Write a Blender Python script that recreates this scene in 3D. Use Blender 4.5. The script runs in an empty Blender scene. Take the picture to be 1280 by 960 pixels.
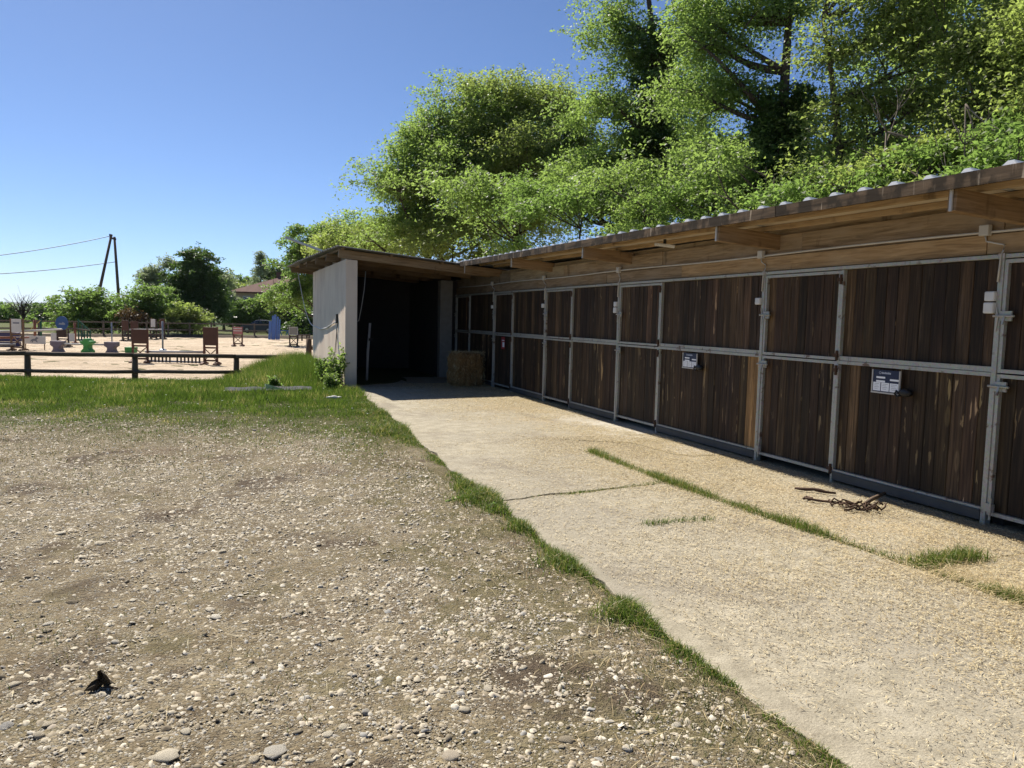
import bpy, math, random
import numpy as np
from mathutils import Vector, Matrix, noise as mnoise
random.seed(7); rng = np.random.default_rng(7)
SC = bpy.context.scene
R = math.radians

# ------------------------------------------------------------------ camera
FPX, CAMH = 970.0, 1.6
YAW, PITCH, ROLL = R(20.4), R(4.75), R(1.4)
cF = Vector((math.sin(YAW)*math.cos(PITCH), math.cos(YAW)*math.cos(PITCH), -math.sin(PITCH)))
_r0 = Vector((math.cos(YAW), -math.sin(YAW), 0)); _u0 = _r0.cross(cF)
cR = _r0*math.cos(ROLL) + _u0*math.sin(ROLL); cU = cR.cross(cF)
cam = bpy.data.cameras.new('camera'); cam.sensor_width = 36; cam.lens = FPX/1280*36
cam.clip_start = 0.05; cam.clip_end = 20000
camo = bpy.data.objects.new('camera', cam); SC.collection.objects.link(camo)
camo.matrix_world = Matrix(((cR.x, cU.x, -cF.x, 0), (cR.y, cU.y, -cF.y, 0), (cR.z, cU.z, -cF.z, CAMH), (0, 0, 0, 1)))
SC.camera = camo

# ------------------------------------------------------------------ sky, sun, exposure
SUND = Vector((0.229, -0.803, -1.0)).normalized()            # the way the light travels
SUN_EL = math.asin(-SUND.z); SUN_AZ = math.atan2(-SUND.x, -SUND.y)   # from +Y towards +X
W_ = bpy.data.worlds.new('World'); SC.world = W_; W_.use_nodes = True
wn = W_.node_tree.nodes; wl = W_.node_tree.links
sky = wn.new('ShaderNodeTexSky'); sky.sky_type = 'NISHITA'; sky.sun_disc = False
sky.sun_elevation = SUN_EL; sky.sun_rotation = SUN_AZ
sky.altitude = 300; sky.air_density = 0.63; sky.dust_density = 0.4; sky.ozone_density = 7.5
wn['Background'].inputs[1].default_value = 0.082
wl.new(sky.outputs[0], wn['Background'].inputs[0])
sl = bpy.data.lights.new('sun', 'SUN'); sl.energy = 5.0; sl.angle = R(0.53); sl.color = (1.0, 0.94, 0.85)
so = bpy.data.objects.new('sun', sl); SC.collection.objects.link(so)
so.rotation_euler = SUND.to_track_quat('-Z', 'Y').to_euler()
SC.view_settings.view_transform = 'Standard'; SC.view_settings.look = 'None'
SC.view_settings.exposure = 0.68; SC.view_settings.gamma = 1.0; SC.view_settings.use_curve_mapping = False
SC.cycles.use_denoising = True
SC.cycles.max_bounces = 12; SC.cycles.diffuse_bounces = 8; SC.cycles.transparent_max_bounces = 8; SC.cycles.transmission_bounces = 4
SC.cycles.sample_clamp_indirect = 6.0

# ------------------------------------------------------------------ helpers: points
def ray(px, py): return (cF*FPX + cR*(px-640) - cU*(py-480)).normalized()
def at_z(px, py, z=0.0):
    r = ray(px, py); t = (z-CAMH)/r.z; return Vector((0, 0, CAMH)) + r*t
def at_d(px, d, z=0.0):                                       # at a horizontal distance d in the direction of column px
    r = ray(px, 392); k = d/math.hypot(r.x, r.y); return Vector((r.x*k, r.y*k, z))
def sstep(a, b, x):
    t = np.clip((x-a)/(b-a), 0, 1); return t*t*(3-2*t)
def height(x, y):                                             # the lie of the land
    x = np.asarray(x, float); y = np.asarray(y, float)
    u = 0.349*x + 0.937*y
    drop = sstep(16.2, 22.4, u)*(1-sstep(-0.5, 2.4, x)*(1-sstep(27, 29.5, y)))
    z = -0.62*drop
    z = z + 0.12*np.exp(-((x-2.0)/1.3)**2)*sstep(17.5, 20, y)*(1-sstep(25, 27, y))
    far = sstep(95, 420, u)
    z = z - 9.0*far*(1-sstep(-30, 60, x))
    return z
def hz(x, y): return float(height(x, y))

# ------------------------------------------------------------------ helpers: meshes and objects
WM = {}
def put(o, parent=None, local=False, W=None):
    SC.collection.objects.link(o)
    M = W if W is not None else Matrix.Translation(o.location)
    if parent is not None:
        o.parent = parent
        if not local: o.matrix_parent_inverse = WM[parent.name].inverted()
        else: M = WM[parent.name] @ M
    WM[o.name] = M
    return o
def tag(o, label=None, cat=None, group=None, kind=None):
    if label: o['label'] = label
    if cat: o['category'] = cat
    if group: o['group'] = group
    if kind: o['kind'] = kind
    return o
def thing(name, loc, label, cat, group=None, rz=0.0):
    o = bpy.data.objects.new(name, None); o.location = loc; o.rotation_euler = (0, 0, rz); o.empty_display_size = 0.2
    put(o, None, W=Matrix.Translation(Vector(loc)) @ Matrix.Rotation(rz, 4, 'Z'))
    return tag(o, label, cat, group)
class MB:
    def __init__(s): s.v = []; s.f = []
    def add(s, vs, fs):
        b = len(s.v); s.v += [tuple(p) for p in vs]; s.f += [tuple(b+i for i in f) for f in fs]; return s
    def box(s, x0, x1, y0, y1, z0, z1):
        return s.add([(x0,y0,z0),(x1,y0,z0),(x1,y1,z0),(x0,y1,z0),(x0,y0,z1),(x1,y0,z1),(x1,y1,z1),(x0,y1,z1)],
                     [(0,3,2,1),(4,5,6,7),(0,1,5,4),(1,2,6,5),(2,3,7,6),(3,0,4,7)])
    def bar(s, p, q, w, h, up=(0,0,1)):                       # a rectangular bar from p to q
        p = Vector(p); q = Vector(q); d = (q-p).normalized(); up = Vector(up)
        a = d.cross(up)
        if a.length < 1e-4: a = d.cross(Vector((1,0,0)))
        a.normalize(); b = a.cross(d); a = a*(w/2); b = b*(h/2)
        return s.add([p-a-b, p+a-b, p+a+b, p-a+b, q-a-b, q+a-b, q+a+b, q-a+b],
                     [(0,3,2,1),(4,5,6,7),(0,1,5,4),(1,2,6,5),(2,3,7,6),(3,0,4,7)])
    def tube(s, pts, rad, n=6):
        pts = [Vector(p) for p in pts]; m = len(pts)
        if not hasattr(rad, '__len__'): rad = [rad]*m
        b = len(s.v); ref = Vector((0.31, 0.17, 0.93))
        for i in range(m):
            d = (pts[min(i+1, m-1)] - pts[max(i-1, 0)])
            if d.length < 1e-9: d = Vector((0, 0, 1))
            d.normalize(); a = d.cross(ref)
            if a.length < 0.1: a = d.cross(Vector((1, 0, 0)))
            a.normalize(); c = d.cross(a)
            for k in range(n):
                t = 2*math.pi*k/n; s.v.append(tuple(pts[i] + (a*math.cos(t) + c*math.sin(t))*rad[i]))
        for i in range(m-1):
            for k in range(n):
                k2 = (k+1) % n; s.f.append((b+i*n+k, b+i*n+k2, b+(i+1)*n+k2, b+(i+1)*n+k))
        s.f.append(tuple(b+k for k in reversed(range(n)))); s.f.append(tuple(b+(m-1)*n+k for k in range(n)))
        return s
    def lathe(s, c, prof, n=16):
        b = len(s.v); m = len(prof)
        for r, z in prof:
            for k in range(n):
                t = 2*math.pi*k/n; s.v.append((c[0]+r*math.cos(t), c[1]+r*math.sin(t), c[2]+z))
        for i in range(m-1):
            for k in range(n):
                k2 = (k+1) % n; s.f.append((b+i*n+k, b+i*n+k2, b+(i+1)*n+k2, b+(i+1)*n+k))
        s.f.append(tuple(b+k for k in reversed(range(n)))); s.f.append(tuple(b+(m-1)*n+k for k in range(n)))
        return s
    def prism(s, poly, axis, a, b):                           # poly: 2-D outline, extruded along axis from a to b
        n = len(poly)
        def P(u, v, w): return (w, u, v) if axis == 'x' else ((u, w, v) if axis == 'y' else (u, v, w))
        vs = [P(u, v, a) for u, v in poly] + [P(u, v, b) for u, v in poly]
        return s.add(vs, [tuple(range(n)), tuple(reversed(range(n, 2*n)))] + [(i, i+n, (i+1) % n + n, (i+1) % n) for i in range(n)])
    def mesh(s, name, m, smooth=False):
        me = bpy.data.meshes.new(name); me.from_pydata(s.v, [], s.f)
        if m: me.materials.append(m)
        if smooth: me.polygons.foreach_set('use_smooth', [True]*len(me.polygons))
        me.update(); return me
    def build(s, name, m, parent=None, local=False, smooth=False, bevel=0, origin=None):
        if origin is not None:
            ox, oy, oz = origin; s.v = [(x-ox, y-oy, z-oz) for x, y, z in s.v]
        o = bpy.data.objects.new(name, s.mesh(name, m, smooth))
        if origin is not None: o.location = origin
        if bevel:
            bm = o.modifiers.new('bevel', 'BEVEL'); bm.width = bevel; bm.segments = 2; bm.limit_method = 'ANGLE'
        return put(o, parent, local)
def np_mesh(name, V, faces, m, smooth=False):
    """V (n,3); faces: list of int arrays (k,c)"""
    me = bpy.data.meshes.new(name); V = np.ascontiguousarray(V, np.float32)
    me.vertices.add(len(V)); me.vertices.foreach_set('co', V.ravel())
    idx = np.concatenate([f.ravel() for f in faces]).astype(np.int32)
    tot = np.concatenate([np.full(len(f), f.shape[1]) for f in faces]).astype(np.int32)
    st = np.concatenate([[0], np.cumsum(tot)[:-1]]).astype(np.int32)
    me.loops.add(len(idx)); me.loops.foreach_set('vertex_index', idx)
    me.polygons.add(len(tot)); me.polygons.foreach_set('loop_start', st)
    me.polygons.foreach_set('loop_total', tot)
    me.polygons.foreach_set('use_smooth', np.full(len(tot), smooth, bool))
    if m: me.materials.append(m)
    me.update(calc_edges=True); me.validate(); return me
def np_obj(name, V, faces, m, parent=None, smooth=False, local=False):
    return put(bpy.data.objects.new(name, np_mesh(name, V, faces, m, smooth)), parent, local)
def unit(a): return a/np.maximum(np.linalg.norm(a, axis=-1, keepdims=True), 1e-9)

# ------------------------------------------------------------------ helpers: materials
class NT:
    def __init__(s, name):
        s.m = bpy.data.materials.new(name); s.m.use_nodes = True; s.t = s.m.node_tree
        s.b = s.t.nodes['Principled BSDF']; s.out = s.t.nodes['Material Output']
        s.b.inputs['Specular IOR Level'].default_value = 0.3
    def n(s, typ, **kw):
        x = s.t.nodes.new(typ)
        for k, v in kw.items(): setattr(x, k, v)
        return x
    def set(s, sock, v):
        if isinstance(v, bpy.types.NodeSocket): s.t.links.new(v, sock)
        elif v is not None:
            if sock.type == 'RGBA' and not hasattr(v, '__len__'): v = (v, v, v)
            sock.default_value = (*v, 1) if sock.type == 'RGBA' and len(v) == 3 else v
    def coord(s, kind='Object', scale=(1,1,1), off=None):
        if kind == 'World': c = s.n('ShaderNodeNewGeometry').outputs['Position']
        else: c = s.n('ShaderNodeTexCoord').outputs[kind]
        mp = s.n('ShaderNodeMapping'); mp.inputs['Scale'].default_value = scale
        s.t.links.new(c, mp.inputs['Vector'])
        if off is not None: s.set(mp.inputs['Location'], off)
        return mp.outputs[0]
    def noise(s, vec, scale=5, detail=4, rough=0.55, dist=0.0):
        x = s.n('ShaderNodeTexNoise'); s.set(x.inputs['Vector'], vec); x.inputs['Scale'].default_value = scale
        x.inputs['Detail'].default_value = detail; x.inputs['Roughness'].default_value = rough; x.inputs['Distortion'].default_value = dist
        return x.outputs['Fac']
    def voro(s, vec, scale=5, feature='F1', out='Distance'):
        x = s.n('ShaderNodeTexVoronoi', feature=feature); s.set(x.inputs['Vector'], vec); x.inputs['Scale'].default_value = scale
        return x.outputs[out]
    def ramp(s, fac, stops, interp='LINEAR'):
        x = s.n('ShaderNodeValToRGB'); s.set(x.inputs[0], fac); e = x.color_ramp.elements; x.color_ramp.interpolation = interp
        while len(e) < len(stops): e.new(0.5)
        for i, (p, c) in enumerate(stops):
            e[i].position = p; e[i].color = (*c, 1) if hasattr(c, '__len__') else (c, c, c, 1)
        return x.outputs[0]
    def mix(s, fac, a, b, mode='MIX'):
        x = s.n('ShaderNodeMix', data_type='RGBA', blend_type=mode)
        s.set(x.inputs[0], fac); s.set(x.inputs[6], a); s.set(x.inputs[7], b); return x.outputs[2]
    def math(s, op, a, b=None, c=None):
        x = s.n('ShaderNodeMath', operation=op); s.set(x.inputs[0], a)
        if b is not None: s.set(x.inputs[1], b)
        if c is not None: s.set(x.inputs[2], c)
        return x.outputs[0]
    def mrange(s, v, a, b, c=0.0, d=1.0):
        x = s.n('ShaderNodeMapRange', interpolation_type='SMOOTHSTEP'); s.set(x.inputs[0], v)
        for i, q in zip((1, 2, 3, 4), (a, b, c, d)): s.set(x.inputs[i], q)
        return x.outputs[0]
    def bump(s, h, strength=0.5, dist=0.01):
        x = s.n('ShaderNodeBump'); s.set(x.inputs['Height'], h); x.inputs['Strength'].default_value = strength; x.inputs['Distance'].default_value = dist
        s.t.links.new(x.outputs[0], s.b.inputs['Normal']); return x.outputs[0]
    def done(s, col=None, rough=None, metal=None, spec=None):
        for k, v in (('Base Color', col), ('Roughness', rough), ('Metallic', metal), ('Specular IOR Level', spec)):
            if v is not None: s.set(s.b.inputs[k], v)
        return s.m
def plain(name, col, rough=0.7, metal=0.0, var=0.25, scale=6, bump=0.0, spec=0.3):
    t = NT(name); v = t.coord('Object'); f = t.noise(v, scale, 5)
    c = t.mix(f, tuple(x*(1-var) for x in col), tuple(min(1, x*(1+var)) for x in col))
    if bump: t.bump(t.noise(v, scale*6, 4), bump, 0.01)
    return t.done(c, rough, metal, spec)
def obj_rand(t):
    return t.n('ShaderNodeObjectInfo').outputs['Random']
def obj_off(t, k=37.0):
    o = obj_rand(t); x = t.n('ShaderNodeCombineXYZ')
    t.set(x.inputs[0], t.math('MULTIPLY', o, k)); t.set(x.inputs[1], t.math('MULTIPLY', o, k*1.7)); t.set(x.inputs[2], t.math('MULTIPLY', o, k*0.6))
    return x.outputs[0]

def mat_plank():
    t = NT('stained_planks'); off = obj_off(t); oi = t.n('ShaderNodeObjectInfo')
    g = t.noise(t.coord('Object', (24, 44, 1.5), off), 1.0, 6, 0.62, 0.7)
    broad = t.noise(t.coord('Object', (3, 6, 0.7), off), 1.0, 3)
    c = t.ramp(g, [(0.28, (0.010, 0.0063, 0.0036)), (0.5, (0.035, 0.0225, 0.0120)), (0.75, (0.080, 0.052, 0.028))])
    c = t.mix(t.mrange(broad, 0.35, 0.75), c, t.mix(1.0, c, (1.7, 1.6, 1.5), 'MULTIPLY'))
    # bare wood where the stain has gone: long slivers and knots
    sl_ = t.noise(t.coord('Object', (8, 18, 2.3), off), 1.0, 4, 0.5, 0.5)
    thr = t.math('SUBTRACT', 0.715, t.math('MULTIPLY', oi.outputs['Alpha'], 0.105))
    m1 = t.mrange(sl_, thr, t.math('ADD', thr, 0.035))
    kn = t.voro(t.coord('Object', (5, 7.5, 2.0), off), 1.0)
    m2 = t.math('MULTIPLY', t.math('MULTIPLY', t.mrange(kn, 0.24, 0.18), t.mrange(kn, 0.07, 0.13)), t.mrange(t.noise(t.coord('Object', (2, 3, 1.1), off), 1.0, 1), 0.55, 0.60))
    mk = t.math('MAXIMUM', m1, t.math('MULTIPLY', m2, t.math('MULTIPLY', oi.outputs['Alpha'], 0.22)))
    wood = t.ramp(g, [(0.3, (0.19, 0.125, 0.055)), (0.7, (0.46, 0.335, 0.175))])
    c = t.mix(t.math('MULTIPLY', mk, 0.8), c, wood)
    # grey water marks high up
    gr = t.noise(t.coord('Object', (20, 26, 2.2), off), 1.0, 3)
    c = t.mix(t.mrange(gr, 0.54, 0.8, 0, 0.42), c, (0.17, 0.125, 0.088))
    c = t.mix(1.0, c, oi.outputs['Color'], 'MULTIPLY')
    t.bump(t.math('ADD', g, t.math('MULTIPLY', mk, -0.3)), 0.6, 0.004)
    return t.done(c, 0.72, 0, 0.25)
def mat_beam(name='beam_wood'):
    t = NT(name); off = obj_off(t); oi = t.n('ShaderNodeObjectInfo')
    g = t.noise(t.coord('Object', (1.5, 1.5, 24), off), 1.4, 6, 0.6, 0.8)
    b = t.noise(t.coord('Object', (1.2, 1.2, 3), off), 1.6, 4)
    c = t.ramp(g, [(0.25, (0.15, 0.108, 0.066)), (0.5, (0.31, 0.235, 0.15)), (0.8, (0.50, 0.40, 0.275))])
    c = t.mix(t.mrange(b, 0.42, 0.72, 0, .8), c, (0.37, 0.305, 0.225))
    st = t.noise(t.coord('Object', (4, 4, 1.5), off), 1.0, 5)
    c = t.mix(t.mrange(st, 0.6, 0.72, 0, 0.6), c, (0.06, 0.042, 0.03))
    c = t.mix(1.0, c, oi.outputs['Color'], 'MULTIPLY')
    t.bump(g, 0.5, 0.004); return t.done(c, 0.8, 0, 0.2)
def mat_fascia():
    t = NT('eave_board'); v = t.coord('World', (1, 1, 1))
    g = t.noise(t.coord('World', (3, 2.2, 26)), 1.0, 5)
    c = t.ramp(g, [(0.3, (0.034, 0.024, 0.015)), (0.7, (0.145, 0.10, 0.062))])
    dr = t.noise(t.coord('World', (5, 24, 1.2)), 1.0, 3)
    c = t.mix(t.mrange(dr, 0.60, 0.68, 0, 0.85), c, (0.36, 0.29, 0.21))
    d2 = t.noise(t.coord('World', (2, 5, 3)), 1.0, 4)
    c = t.mix(t.mrange(d2, 0.46, 0.56, 0, 0.9), c, (0.030, 0.022, 0.014))
    t.bump(g, 0.5, 0.006); return t.done(c, 0.85, 0, 0.15)
def mat_galv():
    t = NT('galvanised_steel'); v = t.coord('World')
    sp = t.voro(v, 60, out='Color'); n = t.noise(v, 4, 5); n2 = t.noise(t.coord('World', (20, 20, 2)), 1.0, 4)
    c = t.mix(n, (0.26, 0.255, 0.22), (0.46, 0.455, 0.395)); c = t.mix(0.08, c, sp)
    c = t.mix(t.mrange(n2, 0.6, 0.78, 0, 0.7), c, (0.17, 0.16, 0.14))
    r = t.noise(v, 9, 4); c = t.mix(t.mrange(r, 0.60, 0.70, 0, 0.85), c, (0.12, 0.062, 0.034))
    return t.done(c, t.mix(n, 0.42, 0.65), 0.35, 0.4)
def mat_roof():
    t = NT('roof_steel'); v = t.coord('World'); n = t.noise(v, 1.4, 5); n2 = t.noise(v, 14, 4)
    c = t.mix(n, (0.42, 0.44, 0.45), (0.60, 0.61, 0.60)); c = t.mix(t.mrange(n2, 0.55, 0.75, 0, 0.5), c, (0.20, 0.19, 0.16))
    return t.done(c, 0.45, 0.3, 0.4)
def mat_concrete():
    t = NT('worn_concrete'); v = t.coord('World'); pos = t.n('ShaderNodeNewGeometry').outputs['Position']
    sx = t.n('ShaderNodeSeparateXYZ'); t.set(sx.inputs[0], pos)
    n1 = t.noise(v, 0.55, 6, 0.6); n2 = t.noise(v, 5.5, 6, 0.65); n3 = t.noise(v, 70, 3, 0.6)
    c = t.ramp(n2, [(0.25, (0.24, 0.21, 0.15)), (0.5, (0.36, 0.32, 0.235)), (0.75, (0.48, 0.43, 0.325))])
    c = t.mix(t.mrange(n1, 0.42, 0.62, 0, 0.55), c, (0.28, 0.252, 0.20))
    # chaff trodden into the surface, mostly towards the doors
    ch = t.noise(t.coord('World', (1, 1.6, 1)), 34, 4, 0.7); lay = t.noise(v, 1.1, 5, 0.6)
    amt = t.math('ADD', t.mrange(sx.outputs[0], 2.4, 4.8, 0.08, 0.26), t.math('MULTIPLY', lay, 0.55))
    m = t.mrange(t.math('ADD', ch, t.math('SUBTRACT', amt, 0.62)), 0.40, 0.62)
    c = t.mix(t.math('MULTIPLY', m, 0.75), c, t.mix(t.noise(v, 110, 2), (0.33, 0.235, 0.115), (0.66, 0.51, 0.28)))
    dk = t.noise(v, 26, 5, 0.7); c = t.mix(t.mrange(dk, 0.57, 0.70, 0, 0.6), c, (0.14, 0.108, 0.072))
    dk2 = t.noise(v, 85, 3, 0.7); c = t.mix(t.mrange(dk2, 0.58, 0.68, 0, 0.6), c, (0.12, 0.092, 0.06)); c = t.mix(t.mrange(dk2, 0.40, 0.30, 0, 0.65), c, (0.62, 0.525, 0.37))
    barez = t.math('MULTIPLY', t.math('MULTIPLY', t.mrange(sx.outputs[0], 4.9, 5.3), t.mrange(sx.outputs[1], 7.4, 7.9)), t.math('MULTIPLY', t.mrange(sx.outputs[1], 13, 10), t.mrange(t.noise(v, 1.6, 4), 0.40, 0.52)))
    c = t.mix(t.math('MULTIPLY', barez, 0.75), c, t.mix(n2, (0.50, 0.46, 0.38), (0.66, 0.62, 0.54)))
    stn = t.noise(t.coord('World', (0.9, 0.45, 1)), 1.3, 5, 0.6, 0.6); c = t.mix(t.mrange(stn, 0.54, 0.68, 0, 0.55), c, (0.20, 0.168, 0.125))
    gr = t.noise(v, 95, 4, 0.85); c = t.mix(t.mrange(gr, 0.56, 0.68, 0, 0.55), c, (0.64, 0.56, 0.415)); c = t.mix(t.mrange(gr, 0.45, 0.36, 0, 0.62), c, (0.13, 0.108, 0.074))
    sp = t.voro(v, 95); c = t.mix(t.mrange(sp, 0.16, 0.08, 0, 0.45), c, (0.52, 0.49, 0.43))
    t.bump(t.math('ADD', t.math('MULTIPLY', n3, 0.6), t.math('ADD', ch, t.math('ADD', dk, dk2))), 0.55, 0.010)
    return t.done(c, 0.9, 0, 0.15)
def mat_ground():
    t = NT('yard_ground'); v = t.coord('World'); pos = t.n('ShaderNodeNewGeometry').outputs['Position']
    sx = t.n('ShaderNodeSeparateXYZ'); t.set(sx.inputs[0], pos)
    u = t.math('ADD', t.math('MULTIPLY', sx.outputs[0], 0.349), t.math('MULTIPLY', sx.outputs[1], 0.937))
    n1 = t.noise(v, 0.7, 6, 0.6); n2 = t.noise(v, 6, 6, 0.65); n3 = t.noise(v, 45, 4, 0.7)
    dirt = t.ramp(n2, [(0.25, (0.135, 0.100, 0.058)), (0.5, (0.265, 0.212, 0.130)), (0.75, (0.42, 0.355, 0.235))])
    dirt = t.mix(t.mrange(n1, 0.52, 0.70, 0, 0.7), dirt, (0.145, 0.10, 0.066))
    # crushed grit between the pebbles
    vc = t.voro(v, 62, out='Color'); vd = t.voro(v, 62)
    gsep = t.n('ShaderNodeSeparateColor'); t.set(gsep.inputs[0], vc)
    grit = t.ramp(gsep.outputs[0], [(0.0, (0.20, 0.17, 0.12)), (0.5, (0.44, 0.385, 0.285)), (0.8, (0.66, 0.60, 0.475)), (1.0, (0.36, 0.355, 0.335))])
    gm = t.math('MULTIPLY', t.mrange(vd, 0.60, 0.35), t.mrange(t.math('ADD', gsep.outputs[1], t.math('MULTIPLY', n1, -0.5)), 0.0, 0.35))
    dirt = t.mix(t.math('MULTIPLY', gm, 0.85), dirt, grit)
    dirt = t.mix(t.mrange(n3, 0.54, 0.66, 0, 0.7), dirt, (0.10, 0.075, 0.048))
    mossy = t.noise(v, 1.7, 6, 0.65); nearc = t.mrange(sx.outputs[0], 0.2, 2.0, 0.0, 0.16)
    dirt = t.mix(t.mrange(t.math('ADD', mossy, nearc), 0.52, 0.70, 0, 0.72), dirt, t.mix(n3, (0.115, 0.10, 0.040), (0.205, 0.175, 0.085)))
    dark = t.noise(v, 1.05, 5, 0.6, 0.5); dirt = t.mix(t.mrange(dark, 0.53, 0.66, 0, 0.9), dirt, t.mix(n3, (0.085, 0.062, 0.042), (0.16, 0.12, 0.085)))
    fine = t.noise(v, 72, 4, 0.8); dirt = t.mix(t.mrange(fine, 0.60, 0.72, 0, 0.6), dirt, (0.58, 0.51, 0.38)); dirt = t.mix(t.mrange(fine, 0.42, 0.32, 0, 0.65), dirt, (0.075, 0.055, 0.033))
    grass = t.mix(t.noise(v, 3, 5), (0.060, 0.072, 0.022), (0.13, 0.125, 0.048))
    wig = t.math('MULTIPLY', t.math('SUBTRACT', t.noise(v, 0.9, 5, 0.6), 0.5), 5.0)
    gmask = t.mrange(t.math('ADD', u, wig), 8.8, 12.6)
    c = t.mix(gmask, dirt, grass)
    field = t.mix(t.noise(v, 0.05, 4), (0.07, 0.095, 0.03), (0.15, 0.15, 0.055))
    c = t.mix(t.mrange(u, 60, 70), c, field)
    h = t.math('ADD', t.math('MULTIPLY', t.math('MULTIPLY', vd, gm), -0.9), t.math('ADD', n3, t.math('MULTIPLY', n2, 1.2)))
    t.bump(h, 1.0, 0.032)
    return t.done(c, 0.95, 0, 0.12)
def mat_sand():
    t = NT('riding_sand'); v = t.coord('World'); n = t.noise(t.coord('World', (0.5, 1.0, 1)), 0.9, 6, 0.62); n2 = t.noise(v, 7, 5, 0.7)
    c = t.ramp(n, [(0.3, (0.44, 0.34, 0.23)), (0.5, (0.60, 0.48, 0.345)), (0.72, (0.70, 0.585, 0.44))])
    hp = t.voro(v, 2.6); c = t.mix(t.mrange(n2, 0.53, 0.70, 0, 0.6), c, (0.33, 0.25, 0.17)); c = t.mix(t.mrange(hp, 0.22, 0.12, 0, 0.45), c, (0.36, 0.275, 0.185)); t.bump(t.math('ADD', n2, hp), 1.0, 0.14)
    return t.done(c, 0.95, 0, 0.1)
def mat_plaster():
    t = NT('pale_render'); v = t.coord('World'); n = t.noise(t.coord('World', (1.5, 1.5, 0.9)), 1.2, 6); n2 = t.noise(v, 22, 4)
    c = t.ramp(n, [(0.3, (0.74, 0.58, 0.44)), (0.55, (0.85, 0.69, 0.53)), (0.8, (0.87, 0.73, 0.58))])
    st = t.noise(t.coord('World', (5, 5, 0.6)), 1.0, 5); c = t.mix(t.mrange(st, 0.58, 0.78, 0, 0.25), c, (0.50, 0.41, 0.34))
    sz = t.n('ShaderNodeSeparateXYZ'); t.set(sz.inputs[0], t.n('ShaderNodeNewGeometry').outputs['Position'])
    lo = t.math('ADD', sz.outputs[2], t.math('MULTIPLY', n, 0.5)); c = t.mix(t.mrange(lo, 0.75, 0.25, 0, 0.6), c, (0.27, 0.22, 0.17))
    t.bump(n2, 0.5, 0.01); return t.done(c, 0.9, 0, 0.15)
def leafmat(name, dark, light, trans, tw=0.45, rough=0.5):
    t = NT(name); ri = t.n('ShaderNodeNewGeometry').outputs['Random Per Island']
    n = t.noise(t.coord('World'), 0.45, 3)
    f = t.math('ADD', t.math('MULTIPLY', ri, 0.65), t.math('MULTIPLY', t.math('SUBTRACT', n, 0.3), 0.7))
    c = t.mix(f, dark, light); t.done(c, rough, 0, 0.35)
    tr = t.n('ShaderNodeBsdfTranslucent'); t.set(tr.inputs[0], t.mix(f, tuple(x*0.75 for x in trans), trans))
    ms = t.n('ShaderNodeMixShader'); ms.inputs[0].default_value = tw
    t.t.links.new(t.b.outputs[0], ms.inputs[1]); t.t.links.new(tr.outputs[0], ms.inputs[2]); t.t.links.new(ms.outputs[0], t.out.inputs[0])
    return t.m
def mat_bark(name, a, b):
    t = NT(name); n = t.noise(t.coord('Object', (9, 9, 1.6)), 1.5, 6, 0.65); c = t.ramp(n, [(0.3, a), (0.7, b)])
    t.bump(n, 0.9, 0.03); return t.done(c, 0.9, 0, 0.1)
def mat_stone(name, island):
    t = NT(name); r = t.n('ShaderNodeNewGeometry').outputs['Random Per Island'] if island else obj_rand(t)
    c = t.ramp(r, [(0.0, (0.17, 0.135, 0.085)), (0.15, (0.34, 0.285, 0.195)), (0.4, (0.48, 0.415, 0.30)), (0.66, (0.62, 0.55, 0.415)), (0.80, (0.33, 0.32, 0.29)), (0.86, (0.42, 0.345, 0.245)), (1.0, (0.72, 0.665, 0.54))])
    n = t.noise(t.coord('Object'), 60, 4); c = t.mix(t.mrange(n, 0.45, 0.7, 0, 0.4), c, (0.23, 0.19, 0.14))
    if not island: t.bump(n, 0.8, 0.006)
    return t.done(c, 0.8, 0, 0.25)
def islandmat(name, stops, rough=0.7, tw=0.0, patch=0.0):
    t = NT(name); r = t.n('ShaderNodeNewGeometry').outputs['Random Per Island']
    if patch: pn = t.noise(t.coord('World'), 0.75, 5, 0.65); r = t.math('ADD', t.math('MULTIPLY', r, 0.8), t.mrange(pn, 0.40, 0.68, -0.15*patch, 0.42*patch))
    c = t.ramp(r, stops); t.done(c, rough, 0, 0.3)
    if tw:
        tr = t.n('ShaderNodeBsdfTranslucent'); t.set(tr.inputs[0], t.mix(1.0, c, (1.3, 1.35, 0.9), 'MULTIPLY'))
        ms = t.n('ShaderNodeMixShader'); ms.inputs[0].default_value = tw
        t.t.links.new(t.b.outputs[0], ms.inputs[1]); t.t.links.new(tr.outputs[0], ms.inputs[2]); t.t.links.new(ms.outputs[0], t.out.inputs[0])
    return t.m

M = {}
M['plank'] = mat_plank(); M['beam'] = mat_beam(); M['fascia'] = mat_fascia(); M['galv'] = mat_galv(); M['roof'] = mat_roof()
M['conc'] = mat_concrete(); M['ground'] = mat_ground(); M['sand'] = mat_sand(); M['plaster'] = mat_plaster()
M['stone'] = mat_stone('field_stone', False); M['pebble'] = mat_stone('pebbles', True)
M['leaf_bright'] = leafmat('leaf_bright', (0.088, 0.130, 0.034), (0.165, 0.208, 0.066), (0.40, 0.575, 0.125), 0.53)
M['leaf_yellow'] = leafmat('leaf_yellow', (0.112, 0.138, 0.038), (0.195, 0.220, 0.072), (0.47, 0.60, 0.135), 0.53)
M['leaf_mid'] = leafmat('leaf_mid', (0.072, 0.115, 0.022), (0.135, 0.185, 0.038), (0.32, 0.50, 0.105), 0.51)
M['leaf_dark'] = leafmat('leaf_dark', (0.036, 0.066, 0.016), (0.075, 0.125, 0.030), (0.16, 0.28, 0.04), 0.38, 0.45)
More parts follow.
